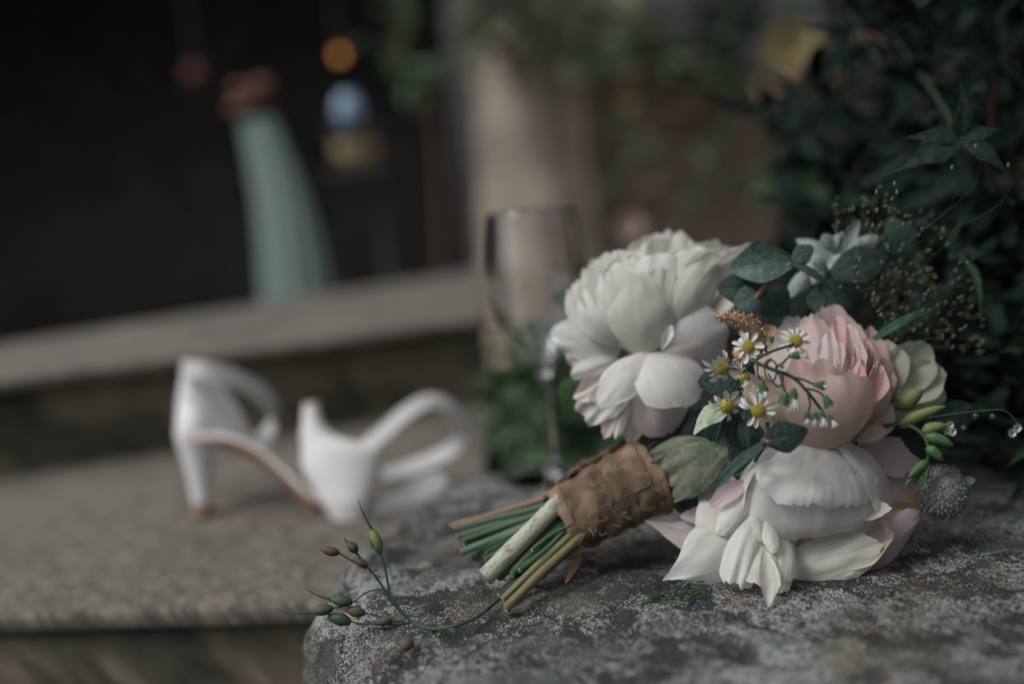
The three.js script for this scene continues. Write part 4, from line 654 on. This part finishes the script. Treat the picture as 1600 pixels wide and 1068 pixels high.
{ // freesia buds, scabious head, thin sprig at the right
  const g = sub('freesia_sprig', P(1430, 670, 560), bouquet, { label: 'sprig of plump green buds' });
  const budB = (a, b, w, m) => part('bud', tube([P(...a), P((a[0] + b[0]) / 2, (a[1] + b[1]) / 2 - 2, (a[2] + b[2]) / 2), P(...b)], (t) => (w / 2 / FPX * 0.46) * (0.06 + Math.pow(Math.sin(Math.PI * Math.pow(0.05 + 0.93 * t, 0.8)), 0.9)) * (1 + 0.08 * Math.sin(t * 9)), 0, 18, 9, 0.3), m, g);
  part('stem', PT([[1360, 672, 575], [1410, 662, 562], [1440, 676, 556], [1452, 702, 553], [1450, 720, 555]], 3.5, 2.8, 16, 7), mat.stemGreen, g);
  part('stem', PT([[1380, 650, 580], [1420, 625, 576], [1440, 612, 574]], 3, 3, 8, 7), mat.stemGreen, g);
  budB([1406, 662, 562], [1478, 634, 556], 22, mat.bud); budB([1405, 640, 572], [1442, 608, 570], 34, mat.bud); budB([1442, 674, 556], [1480, 664, 552], 24, mat.bud); budB([1446, 680, 555], [1490, 696, 550], 24, mat.budGreen); budB([1448, 698, 553], [1474, 720, 550], 22, mat.budGreen); budB([1450, 720, 555], [1420, 746, 552], 20, mat.budGreen); budB([1450, 722, 555], [1446, 752, 553], 15, mat.budGreen); budB([1436, 738, 554], [1414, 760, 552], 9, mat.budGreen); budB([1384, 625, 578], [1400, 606, 576], 30, mat.stemOlive);
  const h = sub('scabious_head', P(1475, 768, 566), bouquet, { label: 'fuzzy grey round seed head' }), c = P(1474, 768, 568);
  part('body', ball(c, 0.0125, 1.0, 1.15, 1, 18), mat.scab, h);
  const fl = []; for (let k = 0; k < 420; k++) { const y = 1 - 2 * (k + 0.5) / 420, a = k * 2.39996, q = Math.sqrt(1 - y * y), d = V(q * Math.cos(a), y * 1.15, q * Math.sin(a)), r = 0.0125 * rr(1, 1.12); for (let m = 0; m < 2; m++) { const t = new THREE.ConeGeometry(rr(0.0004, 0.0007), rr(0.0016, 0.003), 4); t.rotateX(rr(-0.9, 0.9)); t.rotateZ(rr(-0.9, 0.9)); t.translate(c.x + d.x * r + rr(-1, 1) * 0.0005, c.y + d.y * r, c.z + d.z * r); fl.push(t); } }
  part('floret', fl, mat.scab, h, { kind: 'stuff' });
  part('bract', PB([1500, 755, 568], [1524, 748, 566], 14, [0, 0.3, 1], { ruf: 0.1 }), mat.fuzz, h);
  const s = sub('thin_sprig', P(1520, 645, 560), bouquet, { label: 'thin sprig with tiny buds and white flowers' });
  part('stem', PT([[1400, 660, 572], [1480, 648, 562], [1530, 642, 558], [1572, 642, 556], [1592, 662, 556], [1602, 672, 556]], 1.4, 1, 24, 5), mat.stemGreen, s);
  for (const [x, y] of [[1524, 649], [1551, 650], [1506, 668]]) { const gs = [ball(P(x, y, 557), 0.0014)]; for (let k = 0; k < 8; k++) { const a = k * 0.785; gs.push(PB([x, y, 557], [x + Math.cos(a) * 6, y + Math.sin(a) * 6, 556], 2, [0, 0, 1], { nu: 2, nv: 3 })); } part('bud', gs, mat.budGreen, s); }
  for (const [x, y] of [[1484, 664], [1488, 674], [1480, 672], [1590, 668], [1582, 676]]) { const gs = []; for (let k = 0; k < 9; k++) { const a = k * 0.7; gs.push(PB([x, y, 556], [x + Math.cos(a) * 8, y + Math.sin(a) * 8, 553], 4, [0, 0, 1], { nu: 3, nv: 4, cup: 0.3 })); } part('floret', gs, mat.daisy, s); }
}
{ // panic grass
  const g = sub('panic_grass', P(1400, 430, 590), bouquet, { label: 'airy grass plume with fine yellow green seeds' });
  const stalks = [], seeds = [], sg = new THREE.SphereGeometry(1, 5, 4), root = [1322, 540, 640];
  const tip = (i) => { const a = rr(-8, 92) * Math.PI / 180, r = rr(70, 235) * (a > 1.3 ? 0.9 : 1); return [root[0] - 14 + Math.cos(a) * r, root[1] - 20 - Math.sin(a) * r * 1.02, 628 + rr(-50, 40)]; };
  for (let i = 0; i < 420; i++) {
    const t = tip(i), m = [lerp(root[0], t[0], 0.5) + rr(-10, 10), lerp(root[1], t[1], 0.55) + rr(-10, 6), (root[2] + t[2]) / 2];
    if (i % 3 === 0) stalks.push(PT([root, m, t], 0.45, 0.3, 8, 4));
    const p = P(...t), q = sg.clone(); q.scale(0.00045, 0.00045, rr(0.0011, 0.0018)); q.applyQuaternion(new THREE.Quaternion().setFromUnitVectors(V(0, 0, 1), N(rr(0.2, 1), rr(0, 0.9), rr(-0.3, 0.3)))); q.translate(p.x, p.y, p.z); seeds.push(q);
  }
  for (const [x, y] of [[1370, 300], [1398, 287], [1402, 300], [1371, 328], [1576, 258], [1525, 228], [1488, 262]]) { const p = P(x, y, 575), q = sg.clone(); q.scale(0.0007, 0.0016, 0.0007); q.translate(p.x, p.y, p.z); seeds.push(q); stalks.push(PT([[1390, 400, 590], [x + rr(-6, 6), y + 50, 580], [x, y, 575]], 0.45, 0.3, 8, 4)); }
  part('stalk', stalks, mat.stemDark, g, { kind: 'stuff' }); part('seed', seeds, mat.seed, g, { kind: 'stuff' });
}
// handle: burlap wrap and cut stems
{
  const A = P(872, 818, 588), B = P(1022, 742, 600), ax = B.clone().sub(A), len = ax.length(), rings = 60, rad = 64, pos = [], uv = [], idx = [];
  const d = ax.clone().normalize(), u = N(0, 0, 1).addScaledVector(d, -N(0, 0, 1).dot(d)).normalize(), w = d.clone().cross(u);
  for (let j = 0; j <= rings; j++) for (let i = 0; i <= rad; i++) {
    const t = j / rings, a = i / rad * 2 * Math.PI, sp = (t * 2.6 + a / (2 * Math.PI) * 0.55 + 0.2) % 1;
    let r = lerp(0.0188, 0.0225, t) + 0.0013 * sp + 0.0016 * (fbm(Math.cos(a) * 2.4 + 5, Math.sin(a) * 2.4 + t * 5, 8, 3) - 0.5) * 2 + 0.0008 * Math.sin(t * 26 + a * 2);
    if (j === 0 || j === rings) r *= 0.93;
    const e = (j === 0 ? 1 : j === rings ? 1 : 0) * 0.004 * (fbm(Math.cos(a) * 3, Math.sin(a) * 3, 44, 3) - 0.5);
    const p = A.clone().addScaledVector(d, len * t + e).addScaledVector(u, Math.cos(a) * r).addScaledVector(w, Math.sin(a) * r);
    p.y = Math.max(p.y, 0.004); pos.push(p.x, p.y, p.z); uv.push(i / rad * 2.2, t * 1.1 + i / rad * 0.12);
  }
  for (let j = 0; j < rings; j++) for (let i = 0; i < rad; i++) { const a = j * (rad + 1) + i, b = a + rad + 1; idx.push(a, b, a + 1, b, b + 1, a + 1); }
  const g = new THREE.BufferGeometry(); g.setAttribute('position', new THREE.Float32BufferAttribute(pos, 3)); g.setAttribute('uv', new THREE.Float32BufferAttribute(uv, 2)); g.setIndex(idx); g.computeVertexNormals();
  const wrap = part('burlap_wrap', g, mat.burlap, bouquet, { label: 'brown burlap band round the stems' });
  const st = strapGeo([[868, 764, 606], [900, 742, 612], [940, 722, 616], [976, 702, 616], [996, 692, 612]].map((q) => P(...q)), 0.012, N(0.4, 0.9, 0.3));
  part('burlap_fold', st, mat.burlap, bouquet);
  const fib = []; for (let k = 0; k < 150; k++) { const t = rnd(), a = rr(0, 6.28), r = 0.0215; const p = A.clone().addScaledVector(d, len * t).addScaledVector(u, Math.cos(a) * r).addScaledVector(w, Math.sin(a) * r), o = u.clone().multiplyScalar(Math.cos(a)).addScaledVector(w, Math.sin(a)); fib.push(tube([p, p.clone().addScaledVector(o, 0.003).add(V(rr(-3, 3) / 1000, rr(-2, 2) / 1000, 0)), p.clone().addScaledVector(o, 0.004).add(V(rr(-8, 8) / 1000, rr(-5, 5) / 1000, 0))], 0.0002, 0.00012, 6, 3)); }
  part('loose_fibre', fib, mat.fibre, bouquet, { kind: 'stuff' });
  const stem = (a, b, r0, m, lb) => { const r = r0 * 0.82; const q = part('stem', PT([[a[0] + (a[0] - b[0]) * 0.14, a[1] + (a[1] - b[1]) * 0.14, a[2] + 10], a, [(a[0] + b[0]) / 2 + rr(-3, 3), (a[1] + b[1]) / 2 + rr(-3, 3), (a[2] + b[2]) / 2], b], r, r * 1.02, 18, 10, 0.12), m, bouquet, lb ? { label: lb } : undefined); const e = P(...b), dd = e.clone().sub(P(...a)).normalize(), rm = r * 0.9 / FPX * b[2] / 1000, cut = tube([e.clone().addScaledVector(dd, -0.001), e, e.clone().addScaledVector(dd, 0.0006)], rm, rm * 0.96, 3, 10, 0.2); part('cut_end', cut, mat.cut, q); return q; };
  stem([880, 770, 606], [706, 822, 620], 6, mat.stemBrown, 'thin reddish brown stem');
  stem([880, 786, 604], [716, 838, 612], 8, mat.stemGreen); stem([882, 784, 600], [712, 826, 616], 7, mat.stemGreen);
  stem([884, 792, 600], [722, 862, 600], 7.5, mat.stemBright); stem([884, 800, 604], [738, 872, 604], 7, mat.stemDeep); stem([890, 800, 606], [728, 850, 612], 6, mat.stemDeep);
  stem([872, 786, 580], [757, 902, 562], 17, mat.bark, 'thick pale barked stem');
  stem([880, 806, 584], [776, 900, 566], 12, mat.stemDeep); stem([888, 812, 580], [800, 896, 564], 9, mat.stemGreen); stem([894, 818, 578], [812, 890, 562], 6, mat.stemDeep);
  stem([902, 826, 574], [786, 936, 552], 7.5, mat.stemYellow, 'yellow green stem'); stem([910, 836, 572], [790, 950, 540], 8.5, mat.stemOlive, 'olive brown stem'); stem([896, 830, 586], [780, 930, 562], 8, mat.stemDeep); stem([908, 842, 586], [806, 930, 568], 6, mat.stemDeep);
  for (let k = 0; k < 9; k++) { const f = rnd(); stem([lerp(882, 906, f), lerp(786, 838, f), 600 - 14 * f], [lerp(722, 812, f) + rr(-6, 14), lerp(840, 930, f) + rr(-14, 4), lerp(612, 574, f)], rr(4, 7), [mat.stemDeep, mat.stemGreen, mat.stemDeep][k % 3]); }
  stem([896, 818, 574], [832, 858, 560], 4, mat.stemDeep);
  for (const [a, b] of [[[1010, 750, 600], [1100, 690, 600]], [[1010, 735, 606], [1040, 620, 612]], [[1015, 765, 600], [1190, 740, 590]], [[1010, 770, 598], [1120, 770, 590]], [[1010, 745, 604], [1080, 640, 600]], [[1010, 755, 600], [1160, 660, 584]]]) part('stem', PT([[960, 775, 598], a, b], 6, 5, 10, 8), mat.stemDeep, bouquet);
}

// ---------------------------------------------------------------- sprig with seed pods, fallen bits
{
  const S = (x, y, h = 0.003) => onPlane(x, y, h), root = S(780, 935), o = thing('seed_pod_sprig', 'thin curved sprig with small green brown seed pods at the block corner', 'sprig', S(700, 980, 0));
  const at = (x, y, d) => P(x, y, d);
  const D = 536;
  const T = (l, a, b, m = mat.stemDark) => part('stem', tube(l, a * 1.1, b * 1.15, 30, 6, 0.35), m, o);
  T([root, S(740, 966, 0.005), S(700, 980, 0.007), at(650, 975, D), at(612, 938, D), at(590, 905, D), at(568, 878, D), at(552, 858, D)], 0.0011, 0.0006, mat.stemGreen);
  T([at(610, 936, D), at(602, 890, D), at(594, 862, D)], 0.0006, 0.0005, mat.stemGreen);
  T([at(572, 888, D), at(550, 876, D), at(530, 864, D)], 0.0006, 0.0005); T([at(596, 920, D), at(575, 924, D), at(552, 940, D)], 0.0006, 0.0004);
  T([at(640, 972, D), at(600, 975, D), at(560, 974, D)], 0.0007, 0.0005); T([at(620, 970, D), at(590, 962, D), at(570, 958, D)], 0.0006, 0.0004); T([at(560, 974, D), at(530, 965, D)], 0.0005, 0.0004); T([at(556, 938, D), at(538, 946, D), at(518, 950, D)], 0.0005, 0.0004); T([at(612, 968, D), at(630, 970, D)], 0.0005, 0.0005);
  const pod = (a, b, w, m, tail) => { const A = at(...a), B = at(...b); const q = part('pod', tube([A, A.clone().lerp(B, 0.5), B], (t) => w / 2.1 / FPX * D / 1000 * (0.1 + 0.95 * Math.pow(Math.sin(Math.PI * Math.pow(0.06 + 0.88 * t, 0.85)), 0.9)), 0, 14, 6, 0.35), m, o);
    const gs = []; for (let k = 0; k < 3; k++) gs.push(blade({ b: A, t: A.clone().lerp(B, rr(0.5, 0.75)).add(N(rr(-1, 1), rr(-1, 1), rr(0, 1)).multiplyScalar(w * 0.5 / FPX * D / 1000)), n: N(rr(-1, 1), rr(-1, 1), 1), w: w * 0.34 / FPX * D / 1000, nu: 4, nv: 6, tipR: 0.9, tipP: 1 })); part('sepal', gs, mat.podGreen, q);
    if (tail) { const C = at(...tail), k = at((b[0] + tail[0]) / 2, (b[1] + tail[1]) / 2 + 3, D); part('beak', tube([B, k, C], 0.0008, 0.00015, 10, 5), mat.podGreen, q); } };
  pod([530, 864, D], [501, 857, D], 17, mat.podBrown); pod([558, 862, D], [542, 846, D], 18, mat.podGreen, [538, 838, D]); pod([574, 884, D], [552, 872, D], 14, mat.podBrown);
  pod([594, 864, D], [580, 826, D], 22, mat.bud, [558, 778, D]); pod([550, 941, D], [516, 936, D], 20, mat.podGreen, [472, 916, D]); pod([520, 950, D], [486, 956, D], 20, mat.podGreen, [427, 951, D]); pod([548, 972, D], [512, 962, D], 22, mat.podGreen); pod([570, 958, D], [540, 952, D], 20, mat.podBrown); pod([612, 968, D], [584, 972, D], 18, mat.podBrown);
  for (const [x, y, tx, ty] of [[582, 894, 596, 902], [584, 892, 592, 888], [580, 894, 578, 886]]) part('leaf', PB([x, y, D], [tx, ty, D - 2], 5, [0, 0, 1], { tipR: 0.9, nu: 4, nv: 5 }), mat.podGreen, o);
  const f = S(637, 1006, 0.004), o2 = thing('fallen_pod', 'small dry brown seed lying on the granite below the sprig', 'seed', f.clone()); const q = new THREE.SphereGeometry(0.0042, 12, 10); q.scale(0.7, 0.75, 1.1); q.rotateY(-0.5); q.translate(f.x, f.y, f.z); part('seed', q, mat.podBrown, o2);
  const dl = S(896, 905, 0.001), o4 = thing('dried_leaf', 'small curled brown leaf scrap on the stone below the burlap wrap', 'leaf', dl.clone());
  part('leaf', blade({ b: S(884, 910, 0.002), t: S(908, 872, 0.008), n: V(0.2, 1, 0.5), w: 0.006, cup: 0.5, curl: 0.2, ruf: 0.08, tipR: 0.8, nu: 8, nv: 12 }), mat.sole, o4);
  const gb = S(1055, 930, 0), o3 = thing('green_sprig', 'small green needle sprig lying on the granite under the lower peony', 'sprig', gb.clone());
  for (let k = 0; k < 26; k++) { const x = 1020 + rr(0, 90), y = 925 - (x - 1020) * 0.1 + rr(-12, 12), b = S(x, y, 0.003), t = S(x - rr(8, 40), y + rr(-6, 26), rr(0.002, 0.008)); part('leaf', blade({ b, t, n: V(0, 1, 0.3), w: 0.0022, nu: 3, nv: 6, tipR: 0.9, tipP: 1, base: 0.5 }), k % 3 ? mat.green : mat.blade, o3); }
  part('stem', tube([S(1110, 915, 0.004), S(1060, 928, 0.004), S(1004, 942, 0.003)], 0.0007, 0.0005, 10, 5), mat.stemGreen, o3);
}
// report what sinks into the block
{ const v = V(0, 0, 0); bouquet.updateMatrixWorld(true); bouquet.traverse((m) => { if (!m.isMesh) return; const p = m.geometry.attributes.position; let low = 9; for (let i = 0; i < p.count; i++) { v.fromBufferAttribute(p, i).applyMatrix4(m.matrixWorld); low = Math.min(low, v.y - blockY(v.x, v.z)); } if (low < -0.004) console.log('sinks', m.parent.name, m.name, m.parent.children.indexOf(m), low.toFixed(4)); }); }

renderer.render(scene, camera);
